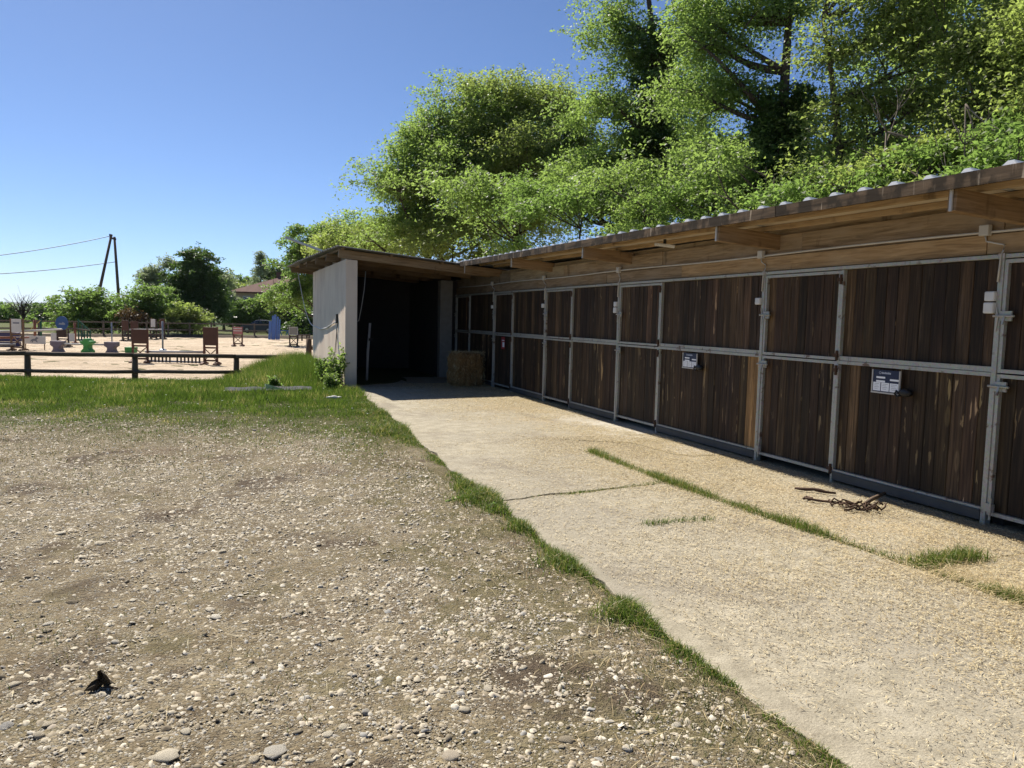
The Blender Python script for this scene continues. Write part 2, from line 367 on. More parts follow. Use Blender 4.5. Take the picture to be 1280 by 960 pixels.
M['leaf_grey'] = leafmat('leaf_grey', (0.13, 0.165, 0.085), (0.21, 0.25, 0.14), (0.40, 0.48, 0.24), 0.5)
M['leaf_rust'] = leafmat('leaf_rust', (0.06, 0.04, 0.018), (0.14, 0.085, 0.035), (0.16, 0.10, 0.03), 0.3)
M['grass'] = islandmat('grass_blades', [(0.0, (0.055, 0.095, 0.016)), (0.5, (0.105, 0.165, 0.030)), (0.80, (0.16, 0.21, 0.055)), (0.88, (0.34, 0.29, 0.13)), (1.0, (0.44, 0.37, 0.2))], 0.55, 0.45, 1.0)
M['grass_lush'] = islandmat('grass_lush', [(0.0, (0.07, 0.115, 0.018)), (0.5, (0.125, 0.185, 0.032)), (0.78, (0.19, 0.24, 0.06)), (0.86, (0.36, 0.30, 0.14)), (1.0, (0.46, 0.38, 0.2))], 0.5, 0.35)
M['grass_dry'] = islandmat('grass_dry', [(0.0, (0.075, 0.115, 0.025)), (0.45, (0.15, 0.165, 0.055)), (0.8, (0.32, 0.26, 0.13)), (1.0, (0.46, 0.37, 0.21))], 0.7, 0.2)
M['straw'] = islandmat('straw', [(0.0, (0.30, 0.21, 0.10)), (0.4, (0.52, 0.40, 0.205)), (0.8, (0.66, 0.54, 0.30)), (1.0, (0.75, 0.66, 0.42))], 0.6, 0.1)
M['bark'] = mat_bark('bark', (0.035, 0.027, 0.02), (0.13, 0.105, 0.08)); M['bark_pale'] = mat_bark('bark_pale', (0.10, 0.08, 0.06), (0.27, 0.23, 0.185))
M['white'] = plain('white_plastic', (0.62, 0.62, 0.60), 0.5); M['shed_roof'] = plain('old_roof_sheet', (0.17, 0.165, 0.155), 0.85, 0, .4, 3); M['bright_white'] = plain('bright_rib_cap', (0.78, 0.79, 0.80), 0.5, 0, .1); M['grey_pvc'] = plain('grey_pvc', (0.50, 0.48, 0.44), 0.5)
M['black'] = plain('black_rubber', (0.012, 0.012, 0.013), 0.45); M['rust'] = plain('rusty_iron', (0.085, 0.05, 0.032), 0.8, 0.3, 0.5, 20)
M['iron'] = plain('dark_iron', (0.05, 0.05, 0.05), 0.5, 0.6)
M['fence'] = plain('fence_timber', (0.14, 0.098, 0.065), 0.85, 0, 0.45, 5, 0.4); M['fence_grey'] = plain('fence_grey', (0.12, 0.10, 0.08), 0.85, 0, 0.4, 4)
M['brown'] = plain('brown_board', (0.085, 0.040, 0.026), 0.6, 0, 0.3); M['redwood'] = plain('red_brown_timber', (0.13, 0.055, 0.035), 0.7, 0, 0.3)
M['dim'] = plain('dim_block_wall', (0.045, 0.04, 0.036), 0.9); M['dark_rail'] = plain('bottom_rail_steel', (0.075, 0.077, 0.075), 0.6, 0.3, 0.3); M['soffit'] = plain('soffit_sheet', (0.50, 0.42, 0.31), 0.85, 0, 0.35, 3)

# ================================================================== THE SETTING
EX = 2.13
EY_ = [-9, 5.0, 6.3, 7.3, 8.9, 11.3, 14.8, 16.4, 17.4]; EXS_ = [2.11, 2.13, 2.24, 2.21, 2.29, 2.44, 2.52, 2.72, 2.76]
def axis(parts):
    a = np.concatenate(parts); return np.unique(np.round(a, 4))
gx = axis([-np.geomspace(14, 8000, 34), np.linspace(-14, -6, 40), np.linspace(-6, 2.3, 120), np.linspace(2.3, 12, 40), np.geomspace(12, 8000, 34)])
gy = axis([-np.geomspace(0.8, 400, 12), np.linspace(0.8, 12, 150), np.linspace(12, 30, 70), np.geomspace(30, 8800, 46)])
GX, GY = np.meshgrid(gx, gy)
Z = height(GX, GY)
def fbm(x, y, s, seed, oct=4):
    """cheap value-noise sum with sines"""
    r = np.random.default_rng(seed); out = 0; amp = 1
    for o in range(oct):
        for k in range(4):
            a = r.uniform(0, 2*np.pi); f = s*2**o*r.uniform(0.7, 1.3)
            out = out + amp*np.sin((x*np.cos(a)+y*np.sin(a))*f + r.uniform(0, 6.28))
        amp *= 0.55
    return out/4
near = np.exp(-np.maximum(np.hypot(GX, GY)-12, 0)/10)*(1-sstep(1.75, 2.1, GX))
Z = Z + near*(0.012*fbm(GX, GY, 1.3, 1) + 0.006*fbm(GX, GY, 9, 2)) + near*0.004*rng.standard_normal(GX.shape)
EDG = np.interp(GY, EY_, EXS_)
Z = Z + 0.006*sstep(-0.5, -0.1, GX-EDG)*(GX < EDG+.02)*(GY < 17) - 0.06*sstep(-0.05, 0.12, GX-EDG)*(GY < 17)*(GX < 12)        # under the concrete
def ground_z(x, y):
    x = np.asarray(x, float); y = np.asarray(y, float)
    nr = np.exp(-np.maximum(np.hypot(x, y)-12, 0)/10)*(1-sstep(1.75, 2.1, x))
    e_ = x-np.interp(y, EY_, EXS_)
    return height(x, y) + nr*(0.012*fbm(x, y, 1.3, 1) + 0.006*fbm(x, y, 9, 2)) + 0.006*sstep(-0.5, -0.1, e_)*(e_ < .02)*(y < 17) - 0.06*sstep(-0.05, 0.12, e_)*(e_ < .12)*(y < 17)
ny, nx = GX.shape; I = np.arange(ny*nx).reshape(ny, nx)
quads = np.stack([I[:-1, :-1], I[:-1, 1:], I[1:, 1:], I[1:, :-1]], -1).reshape(-1, 4)
ground = np_obj('ground', np.stack([GX, GY, Z], -1).reshape(-1, 3), [quads], M['ground'], smooth=True)
tag(ground, 'pebbly earth yard running into grass and fields', kind='structure')

# arena: one sand sheet beyond the near fence
A = []
for u_, v_ in ((24.3, 0), (24.3, 1), (69, 1), (69, 0)): A.append((u_, v_))
au = np.linspace(24.6, 69, 90); av = np.linspace(-52, 8.0, 120); AU, AV = np.meshgrid(au, av, indexing='ij')
fx, fy = math.sin(YAW), math.cos(YAW)
AX = fx*AU + fy*AV; AY = fy*AU - fx*AV
AZ = np.maximum(-0.60, height(AX, AY)+0.02) + 0.02*fbm(AX, AY, 0.8, 5) + 0.012*rng.standard_normal(AX.shape)
na, nb = AX.shape; I = np.arange(na*nb).reshape(na, nb)
quads = np.stack([I[:-1, :-1], I[:-1, 1:], I[1:, 1:], I[1:, :-1]], -1).reshape(-1, 4)[:, ::-1]
arena = np_obj('sand_arena', np.stack([AX, AY, AZ], -1).reshape(-1, 3), [quads], M['sand'], smooth=True)
tag(arena, 'pale raked sand of the riding arena', kind='structure')
ZA = -0.59

# concrete apron of separate slabs
apron = bpy.data.objects.new('concrete_apron', None); put(apron); tag(apron, 'worn concrete apron in front of the stable doors', kind='structure')
def slab(outline, top=0.0):
    """outline: (x,y) list; gently uneven top with broken edges"""
    pts = []
    n = len(outline)
    for i in range(n):
        a = Vector(outline[i]).to_3d(); b = Vector(outline[(i+1) % n]).to_3d(); k = max(1, int((b-a).length/0.06))
        for j in range(k):
            p = a.lerp(b, j/k); q = (mnoise.noise_vector(p*2.3)*0.022 + mnoise.noise_vector(p*9)*0.010)*(2.6 if p.x < 3 and p.y < 17 else 1)
            pts.append((p.x+q.x, p.y+q.y))
    m = MB(); m.prism(pts, 'z', -0.16, top); o = m.build('slab', M['conc'], apron, bevel=0.006); return o
def edge(y):                                                  # left edge of the concrete
    return float(np.interp(y, EY_, EXS_)) + 0.03*math.sin(y*1.7) + 0.015*math.sin(y*5.1)
left_far = [(edge(y), y) for y in np.arange(16.6, 6.36, -0.6)] + [(edge(6.37), 6.37)]
slab([(4.22, 6.70), (4.24, 8.6), (4.26, 9.52), (5.10, 9.08), (5.19, 8.18), (5.35, 7.98), (6.6, 8.03), (6.6, 20.3), (4.24, 20.3), (4.24, 17.2), (2.76, 17.35)] + left_far, 0.004)
slab([(EX, -6), (4.42, -6), (4.40, 3.2), (4.24, 5.4), (4.215, 6.685), (3.0, 6.447), (edge(6.355), 6.355)] + [(edge(y), y) for y in np.arange(6.0, -5.5, -0.7)], 0.0)
slab([(4.45, -6), (6.6, -6), (6.6, 3.85), (5.0, 3.87), (4.44, 3.84), (4.43, 3.2)], -0.004)
slab([(4.44, 3.865), (5.0, 3.885), (6.6, 3.865), (6.6, 8.0), (5.32, 7.95), (5.16, 8.15), (5.08, 9.05), (4.27, 9.5), (4.27, 5.5)], -0.004)
slab([(2.76, 17.39), (4.22, 17.24), (4.22, 24), (2.76, 24)], 0.006)

# far land
def ridge(name, d, px0, px1, top, col, n, seed, label, depth):
    pxs = np.linspace(px0, px1, n); V = []; 
    rows = 9
    for j in range(rows):
        k = j/(rows-1)
        for i, p in enumerate(pxs):
            q = at_d(p, d + depth*k); s = math.sin(math.pi*min(1, k*1.0)) if k < 0.5 else 1.0
            nz = mnoise.fractal(Vector((p*0.02+seed, k*3, 0)), 1.0, 2.0, 5)
            hgt = top(p)*(s*(1.0 if k >= 0.5 else 1)) 
            V.append((q.x, q.y, -12 + (hgt+12)*s + nz*0.10*hgt*s))
    I = np.arange(rows*n).reshape(rows, n)
    quads = np.stack([I[:-1, :-1], I[:-1, 1:], I[1:, 1:], I[1:, :-1]], -1).reshape(-1, 4)
    o = np_obj(name, np.array(V), [quads], col, smooth=True); tag(o, label, kind='structure'); return o
def mat_wood(name, a, b, sc):
    t = NT(name); v = t.coord('World'); n = t.noise(v, sc, 6, 0.65); vv = t.voro(v, sc*3)
    c = t.mix(n, a, b); t.bump(t.math('ADD', vv, n), 1.0, 3.0/sc*0.05); return t.done(c, 0.9, 0, 0.1)
M['farwood'] = mat_wood('far_woods', (0.022, 0.042, 0.014), (0.065, 0.095, 0.030), 0.05)
M['blue'] = mat_wood('far_hills', (0.03, 0.05, 0.03), (0.06, 0.08, 0.05), 0.004)
ridge('hills', 520, -260, 420, lambda p: 1.0 + 4.0*float(sstep(0, 90, p)) + 12*float(sstep(230, 330, p)), M['farwood'], 240, 3, 'low wooded ridge behind the paddocks', 240)
ridge('distant_hills', 6500, -420, 1500, lambda p: 38 + 12*math.sin(p*0.012), M['blue'], 240, 9, 'far blue hills along the horizon', 1600)

# ================================================================== THE STABLE ROW
XF = 5.95
MAINS = [20.42, 17.25, 14.14, 11.10, 7.54, 4.58, 1.52]
HINGES = [19.19, 15.99, 12.88, 9.82, 6.31, 3.33]
ZTOP, ZMID = 2.19, 1.262
stable = thing('stable_building', (XF+1.8, 9, 0), 'long timber stable row with dark plank doors in steel frames', 'stable')
_pm = {}
def plank_mesh(w, h):
    k = (round(w, 3), round(h, 3))
    if k not in _pm:
        w2 = w/2-0.0012; c = 0.005; t = 0.028; m = MB()
        m.prism([(-t, -w2), (0-c+0.0, -w2), (0, -w2+c), (0, w2-c), (-c, w2), (-t, w2)], 'z', 0, h)
        m.v = [(-x, y, z) for x, y, z in m.v]; m.f = [tuple(reversed(f)) for f in m.f]
        _pm[k] = m.mesh('plank', M['plank'])
    return _pm[k]
def planks(parent, y0, y1, z0, z1, wear, tint=(1, 1, 1), pitch=0.132, fresh=()):
    n = max(2, round((y1-y0)/pitch)); w = (y1-y0)/n
    for i in range(n):
        o = bpy.data.objects.new('plank', plank_mesh(w, z1-z0))
        o.location = (XF + random.uniform(-0.003, 0.003), y0+(i+0.5)*w, z0)
        o.rotation_euler = (random.uniform(-.0012, .0012), 0, random.uniform(-.012, .012))
        b = random.uniform(0.5, 1.2)*(1 if random.random() < .8 else 1.9); wv = max(0, min(1, wear + random.uniform(-0.45, 0.4)))
        col = (tint[0]*b, tint[1]*b*random.uniform(.93, 1.03), tint[2]*b*random.uniform(.85, 1.05))
        if i in fresh: col = (6.6, 5.9, 4.3); wv = 0.0
        o.color = (*col, wv)
        put(o, parent)
def fbar(m, y0, y1, z0, z1, x0=XF-0.036, x1=XF+0.004): m.box(x0, x1, y0, y1, z0, z1)
for k in range(6):
    mk, hk, mn = MAINS[k], HINGES[k], MAINS[k+1]
    # main post (square tube) and hinge post
    m = MB(); m.box(XF-0.045, XF+0.02, mk-0.023, mk+0.023, -0.02, ZTOP-0.003); m.build('main_post', M['galv'], stable, bevel=0.004)
    m = MB(); m.box(XF-0.040, XF+0.02, hk-0.017, hk+0.017, -0.02, ZTOP-0.003); m.build('hinge_post', M['galv'], stable, bevel=0.004)
    # door: upper and lower leaf
    a, b = hk+0.020, mk-0.026
    for nm, z0, z1, wear in (('lower_door', 0.085, ZMID-0.010, 0.42), ('upper_door', ZMID+0.002, ZTOP-0.010, 0.2)):
        m = MB(); f = 0.030
        fbar(m, a, a+f, z0, z1); fbar(m, b-f, b, z0, z1)
        fbar(m, a+f+.001, b-f-.001, z0, z0+f); fbar(m, a+f+.001, b-f-.001, z1-f, z1)
        d = m.build(nm, M['galv'], stable)
        planks(d, a+f*0.6, b-f*0.6, z0+f*0.5, z1-f*0.5, wear, (1.15, 1.1, 1.05) if nm == 'upper_door' else (1, 1, 1))
        # latch near the main post, hinges at the other side
        zl = z1-0.10 if nm == 'lower_door' else z0+0.46
        m = MB(); m.box(XF-0.052, XF-0.037, b-0.10, b+0.0, zl-0.04, zl+0.04)
        m.tube([(XF-0.062, b-0.13, zl), (XF-0.062, b+0.05, zl)], 0.010, 8)
        m.bar((XF-0.066, b-0.05, zl), (XF-0.085, b-0.05, zl-0.07), 0.016, 0.012)
        m.build('latch', M['galv'], d, smooth=False)
        if nm == 'lower_door':
            m = MB(); m.box(XF-0.055, XF-0.037, b-0.07, b+0.01, z0+0.03, z0+0.10); m.tube([(XF-0.068, b-0.055, z0-0.03), (XF-0.068, b-0.055, z0+0.15)], 0.009, 8)
            m.build('kick_latch', M['galv'], d)
        for zh in (z0+0.05, z1-0.09):
            m = MB(); m.tube([(XF-0.052, a-0.012, zh-0.05), (XF-0.052, a-0.012, zh+0.05)], 0.014, 8); m.box(XF-0.046, XF-0.036, a-0.03, a+0.05, zh-0.018, zh+0.018)
            m.build('hinge', M['rust'], d)
    # fixed wall panel, two heights of planks and its rails
    a, b = mn+0.025, hk-0.019
    for nm, z0, z1, wear in (('lower_panel', 0.115, ZMID-0.026, 0.62), ('upper_panel', ZMID+0.026, ZTOP-0.004, 0.12)):
        m = MB(); fbar(m, a, b, z0, z0+0.02); p = m.build(nm, M['galv'], stable)
        n = round((b-a)/0.115)
        planks(p, a-0.012, b+0.012, z0, z1, wear, (1, .98, .95), fresh=(0, 1) if (nm == 'lower_panel' and k == 3) else ())
    m = MB(); fbar(m, a, b, ZMID+0.003, ZMID+0.034, XF-0.034); fbar(m, a+.002, b-.002, ZMID-0.034, ZMID-0.001, XF-0.040); m.build('middle_rail', M['galv'], stable)
    m = MB(); m.box(XF-0.050, XF+0.06, a-0.0, b+0.0, 0.028, 0.112); m.box(XF-0.056, XF-0.044, a-.002, b+.002, 0.104, 0.116); m.build('bottom_rail', M['dark_rail'], stable, bevel=0.004)
    m = MB(); m.box(XF-0.044, XF+0.05, mn+0.03, mk-0.03, ZTOP, ZTOP+0.034); m.build('top_rail', M['galv'], stable, bevel=0.003)
    m = MB(); m.box(XF-0.052, XF+0.05, mk-0.029, mk+0.029, ZTOP-0.005, ZTOP+0.04); m.build('post_cap', M['galv'], stable, bevel=0.003)
# boards above the doors
lows = [(20.9, 17.9), (17.9, 14.6), (14.6, 11.6), (11.6, 9.35), (9.35, 4.75), (4.75, -0.2), (-0.2, -4)]
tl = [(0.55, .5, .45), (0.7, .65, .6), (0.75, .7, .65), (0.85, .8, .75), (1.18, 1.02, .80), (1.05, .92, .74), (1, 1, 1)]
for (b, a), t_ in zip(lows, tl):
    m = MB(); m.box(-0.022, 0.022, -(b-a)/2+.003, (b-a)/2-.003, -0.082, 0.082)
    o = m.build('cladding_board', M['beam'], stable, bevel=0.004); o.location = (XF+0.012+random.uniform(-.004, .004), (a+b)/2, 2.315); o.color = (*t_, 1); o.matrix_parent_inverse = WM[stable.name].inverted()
ups = [(20.9, 16.3), (16.3, 13.4), (13.4, 9.9), (9.9, 7.0), (7.0, 4.62), (4.62, 0.4), (0.4, -4)]
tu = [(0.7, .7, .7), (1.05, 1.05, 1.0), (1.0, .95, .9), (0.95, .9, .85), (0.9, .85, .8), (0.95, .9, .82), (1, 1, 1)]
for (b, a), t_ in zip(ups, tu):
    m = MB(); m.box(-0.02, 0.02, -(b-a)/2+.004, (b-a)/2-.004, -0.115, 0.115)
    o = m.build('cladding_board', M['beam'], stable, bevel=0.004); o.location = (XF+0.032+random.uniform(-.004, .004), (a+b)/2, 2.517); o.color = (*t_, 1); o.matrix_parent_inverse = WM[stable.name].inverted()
def roofz(x, y):
    return 2.775 + 0.0105*(y-4) - 0.065*(x-5.15)
# the rest of the carcass, mostly unseen: back and end walls, stall floor
m = MB(); m.add([(x, y, z) for y in (-4, 24.1) for x, z in ((9.55, -.7), (9.7, -.7), (9.7, roofz(9.7, y)-.045), (9.55, roofz(9.55, y)-.045))], [(0, 1, 2, 3), (7, 6, 5, 4), (0, 4, 5, 1), (1, 5, 6, 2), (2, 6, 7, 3), (3, 7, 4, 0)]); m.build('back_wall', M['dim'], stable)
m = MB(); m.box(XF+0.1, 9.54, -4.1, -3.95, -0.2, 2.36); m.build('end_wall', M['dim'], stable)
m = MB(); m.box(XF+0.10, 9.54, -3.9, 20.3, -0.2, -0.012); m.build('stall_floor', M['dim'], stable)
for y in (4.55, 14.1):
    m = MB(); m.box(XF+0.10, 9.54, y-0.05, y+0.05, -0.01, 2.2); m.build('stall_partition', M['dim'], stable)
m = MB(); m.box(XF+0.055, XF+0.10, -4, 20.3, 2.64, 2.70); m.build('wall_plate', M['beam'], stable)
# rafters: ends stick out under the eave
for y in (17.05, 13.98, 10.84, 7.40, 4.42, 1.40, -1.6):
    L = 4.45; m = MB(); zc = 0.085
    m.box(0, L, -0.038, 0.038, -zc, zc); o = m.build('rafter', M['beam'], stable, bevel=0.006)
    o.location = (5.135, y, roofz(5.135, y)-0.205); o.rotation_euler = (0, math.atan(0.062), 0); o.color = (0.80, .68, .56, 1); o.matrix_parent_inverse = WM[stable.name].inverted()
    m = MB(); m.box(5.119, 5.131, y-0.012, y+0.012, roofz(5.13, y)-0.29, roofz(5.13, y)-0.12); m.build('rafter_end_strap', M['grey_pvc'], stable)
# purlins under the sheets
for x, w, h in ((5.45, 0.06, 0.045), (5.80, 0.075, 0.05), (7.4, 0.06, 0.05)):
    m = MB(); zz = [roofz(x, y)-0.072 for y in (-3.9, 16.9)]
    m.bar((x, -3.9, zz[0]), (x, 16.9, zz[1]), w, h); o = m.build('purlin', M['beam'], stable, bevel=0.004); o.color = (1.1, 1.0, .85, 1)
# eave board in lengths
ys = [-4, -0.6, 3.1, 6.35, 9.5, 12.9, 17.25]
for a, b in zip(ys[:-1], ys[1:]):
    m = MB(); n = 14
    for i in range(n):
        ya, yb = a+(b-a)*i/n+ (0.004 if i == 0 else 0), a+(b-a)*(i+1)/n-(0.004 if i == n-1 else 0)
        j = [0.006*mnoise.noise(Vector((y*1.7, 3, 1))) for y in (ya, yb)]
        x0, x1 = 5.068, 5.092
        za, zb = roofz(5.08, ya)-0.034, roofz(5.08, yb)-0.034
        m.add([(x0+j[0], ya, za-0.105+j[0]), (x1, ya, za-0.105), (x1, yb, zb-0.105), (x0+j[1], yb, zb-0.105+j[1]), (x0, ya, za), (x1, ya, za), (x1, yb, zb), (x0, yb, zb)],
              [(0,3,2,1),(4,5,6,7),(3,0,4,7),(1,2,6,5)] + ([(0,1,5,4)] if i == 0 else []) + ([(2,3,7,6)] if i == n-1 else []))
    m.build('eave_board', M['fascia'], stable)
# steel roof sheets with ribs every third of a metre
PROF = [(0, 0), (0.205, 0), (0.245, 0.036), (0.295, 0.036)]
def roof_sheet(parent, y0, xa, xb, zf, w=1.0, shear=0.0, cap=False, mt='roof'):
    """xa: function of y for the low/high edge towards the yard"""
    pr = []
    n = int(round(w/0.3333))
    for i in range(n):
        for (y, z) in PROF: pr.append((y+i*0.3333, z))
    pr.append((n*0.3333+0.012, 0.003)); V = []; N = len(pr)
    for dz in (0.0, -0.006):
        for e in range(2):
            for y, z in pr:
                x = xa(y0+y) if e == 0 else xb
                V.append((x, y0+y+shear*(x-2.15), zf(x, y0+y)-0.036+z+dz))
    F = []
    for i in range(N-1):
        F.append((i, N+i, N+i+1, i+1)); F.append((2*N+i, 2*N+i+1, 3*N+i+1, 3*N+i)); F.append((i, i+1, 2*N+i+1, 2*N+i)); F.append((N+i, 3*N+i, 3*N+i+1, N+i+1))
    F.append((0, 2*N, 3*N, N)); F.append((N-1, 2*N-1, 4*N-1, 3*N-1))
    m = MB(); m.add(V, F); o = m.build('roof_sheet', M[mt], parent)
    if cap:                                                   # caps added in the rib ends; their white stands in for brightly lit tips
        for i in range(n):
            yb = y0+i*0.3333; x = xa(yb)+0.001; z = zf(x, yb)-0.036; m = MB()
            m.prism([(yb+.214, z+.002), (yb+.326, z+.002), (yb+.293, z+.0325), (yb+.247, z+.0325)], 'x', x-.012, x+.02); m.build('bright_rib_cap', M['bright_white'], o)
    return o
for i in range(22):
    j = random.uniform(-0.012, 0.012); zo = 0.0009*(i % 2)
    roof_sheet(stable, -4.0+i*1.0, lambda y, j=j: 5.10+j, 9.85, lambda x, y, zo=zo: roofz(x, y)+zo, cap=True)
# boarding right under the sheets at the eave
for a, b in ((-3.9, 1.36), (1.44, 4.38), (4.46, 7.36), (7.44, 10.8), (10.88, 13.94), (14.02, 16.9)):
    m = MB(); z = [[roofz(x, y)-0.046 for x in (5.14, 6.0)] for y in (a, b)]
    m.add([(5.14, a, z[0][0]), (6.0, a, z[0][1]), (6.0, b, z[1][1]), (5.14, b, z[1][0])] + [(5.14, a, z[0][0]+.006), (6.0, a, z[0][1]+.006), (6.0, b, z[1][1]+.006), (5.14, b, z[1][0]+.006)],
          [(0,3,2,1),(4,5,6,7),(0,1,5,4),(1,2,6,5),(2,3,7,6),(3,0,4,7)])
    m.build('soffit_sheet', M['soffit'], stable)

# ================================================================== THE OPEN SHED
shed = thing('open_shed', (4.1, 20.6, 0), 'open-fronted shed with pale rendered side wall, dark inside', 'shed')
def shedz(x, y): return 3.12 - 0.0813*(x-2.16) + 0.004*(y-17)
SL, SR = 2.51, 2.77
m = MB(); m.add([(SL,17.4,-.7),(SR,17.4,-.7),(SR,24.1,-.7),(SL,24.1,-.7),(SL,17.4,2.835),(SR,17.4,2.815),(SR,24.1,2.845),(SL,24.1,2.865)],
      [(0,3,2,1),(4,5,6,7),(0,1,5,4),(1,2,6,5),(2,3,7,6),(3,0,4,7)])
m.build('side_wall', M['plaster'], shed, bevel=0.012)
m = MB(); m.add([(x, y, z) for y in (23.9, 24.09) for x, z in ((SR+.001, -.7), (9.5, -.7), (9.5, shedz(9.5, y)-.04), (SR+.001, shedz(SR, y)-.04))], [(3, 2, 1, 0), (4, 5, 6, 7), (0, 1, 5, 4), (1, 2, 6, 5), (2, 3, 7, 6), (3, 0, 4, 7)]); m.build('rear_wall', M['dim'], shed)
for a_, b_ in ((17.5, 18.955), (19.045, 20.555), (20.645, 22.155), (22.245, 23.655)):
    m = MB(); m.box(2.62, 2.65, a_, b_, 2.80, shedz(2.65, a_)-.045); m.build('infill_board', M['beam'], shed)
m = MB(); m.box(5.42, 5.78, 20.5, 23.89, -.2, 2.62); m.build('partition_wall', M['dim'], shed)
m = MB(); m.box(5.43, 5.77, 20.25, 20.49, -.02, 2.6); m.build('block_pier', plain('block_pier', (0.26, 0.24, 0.21), 0.9, 0, 0.3, 8, 0.5), shed, bevel=0.015)
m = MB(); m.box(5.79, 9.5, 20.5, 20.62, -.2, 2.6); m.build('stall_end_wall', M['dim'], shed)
for y, rot in ((17.45, 0), (19.0, 0), (20.6, 0), (22.2, 0), (23.7, 0), (25.6, 0)):
    m = MB(); m.box(0, 3.7 if y < 18 else 3.6, -0.04, 0.04, -0.09, 0.09); o = m.build('rafter', M['beam'], shed, bevel=0.006)
    x0 = 2.35 if y < 18 else 2.36-0.0427*(y-17); sh = 0.11 if y < 18 else 0.0
    o.location = (x0, y-0.05 if y < 18 else y, shedz(x0, y)-0.155); o.rotation_euler = (0, math.atan(0.075), sh*0.9); o.color = ((0.95, .82, .68, 1) if y < 18 else (.75, .64, .54, 1)); o.matrix_parent_inverse = WM[shed.name].inverted()
for x in (2.42, 3.5, 4.7):
    m = MB(); m.bar((x, 17.12+0.1*(x-2.2), shedz(x, 17.1)-0.058), (x-0.3 if x < 3 else x, 25.9, shedz(x, 25.9)-0.06), 0.05, 0.04); o = m.build('purlin', M['beam'], shed, bevel=0.004); o.color = (.8, .7, .6, 1)
for i in range(9):
    j = random.uniform(-0.012, 0.012)
    roof_sheet(shed, 17.02+i*1.0, lambda y, j=j: 2.285 - 0.0427*(y-17.0) + j, 9.85, lambda x, y: shedz(x, y)+0.004 - (0.05*max(0, (y-21)/5)**2 if x < 3 else 0), shear=0.10, mt='shed_roof')

# ------------------------------------------------------------------ fittings on the stable front
cd = thing('conduit_run', (XF-0.02, 9, 2.42), 'thin pale electrical conduit with junction boxes above the doors', 'conduit')
pts = [(XF-0.022, y, 2.415+0.008*math.sin(y*1.3)) for y in np.arange(20.2, -3.9, -0.5)]
m = MB(); m.tube(pts, 0.011, 8); m.build('pipe', M['grey_pvc'], cd, smooth=True)
for y in (17.4, 14.25, 11.14, 7.62, 4.75, 1.6):
    m = MB(); m.box(XF-0.062, XF-0.012, y-0.045, y+0.045, 2.385, 2.475); m.build('junction_box', M['grey_pvc'], cd, bevel=0.008)
    mk = min(MAINS, key=lambda q: abs(q-y))
    m = MB(); m.tube([(XF-0.035, y, 2.385), (XF-0.03, y-0.01, 2.34), (XF-0.028, (y+mk)/2-0.02, 2.315), (XF-0.03, mk-0.005, 2.30), (XF-0.036, mk, 2.25), (XF-0.055, mk, 2.22), (XF-0.055, mk+0.012, 2.0)], 0.0075, 6)
    m.build('cable', M['grey_pvc'], cd, smooth=True)
names = {4.58: ('double', 'pair of pale switch boxes on the nearest post'), 7.54: ('single', 'pale switch box on second post beside the orange planks'), 11.10: ('double', 'pair of white switch boxes on third post'),
         14.14: ('single', 'small white switch box on fourth post'), 17.25: ('single', 'small white switch box near the red notice')}
for y, (k, lab) in names.items():
    t_ = thing('switch_box', (XF-0.05, y+0.07, 1.85), lab, 'switch box', 'switch boxes on the door posts')
    yy = y+0.065
    m = MB(); m.box(XF-0.075, XF-0.004, yy-0.045, yy+0.045, 1.845, 1.925); m.build('casing', M['white'], t_, bevel=0.01)
    if k == 'double':
        m = MB(); m.box(XF-0.080, XF-0.004, yy-0.045, yy+0.045, 1.745, 1.835); m.build('casing', M['white'], t_, bevel=0.01)
    m = MB(); m.tube([(XF-0.05, yy-0.05, 1.80), (XF-0.055, yy-0.075, 1.72), (XF-0.05, yy-0.06, 1.6)], 0.006, 6); m.build('cable', M['grey_pvc'], t_)
lt = thing('strip_light', (5.55, 9.1, 2.60), 'short white strip light under the eave', 'lamp')
m = MB(); m.bar((5.42, 9.22, 2.655), (5.66, 9.10, 2.625), 0.07, 0.04); m.build('housing', M['white'], lt, bevel=0.01)
m = MB(); m.bar((5.54, 9.16, 2.655), (5.54, 9.16, 2.72), 0.03, 0.03); m.build('bracket', M['iron'], lt)
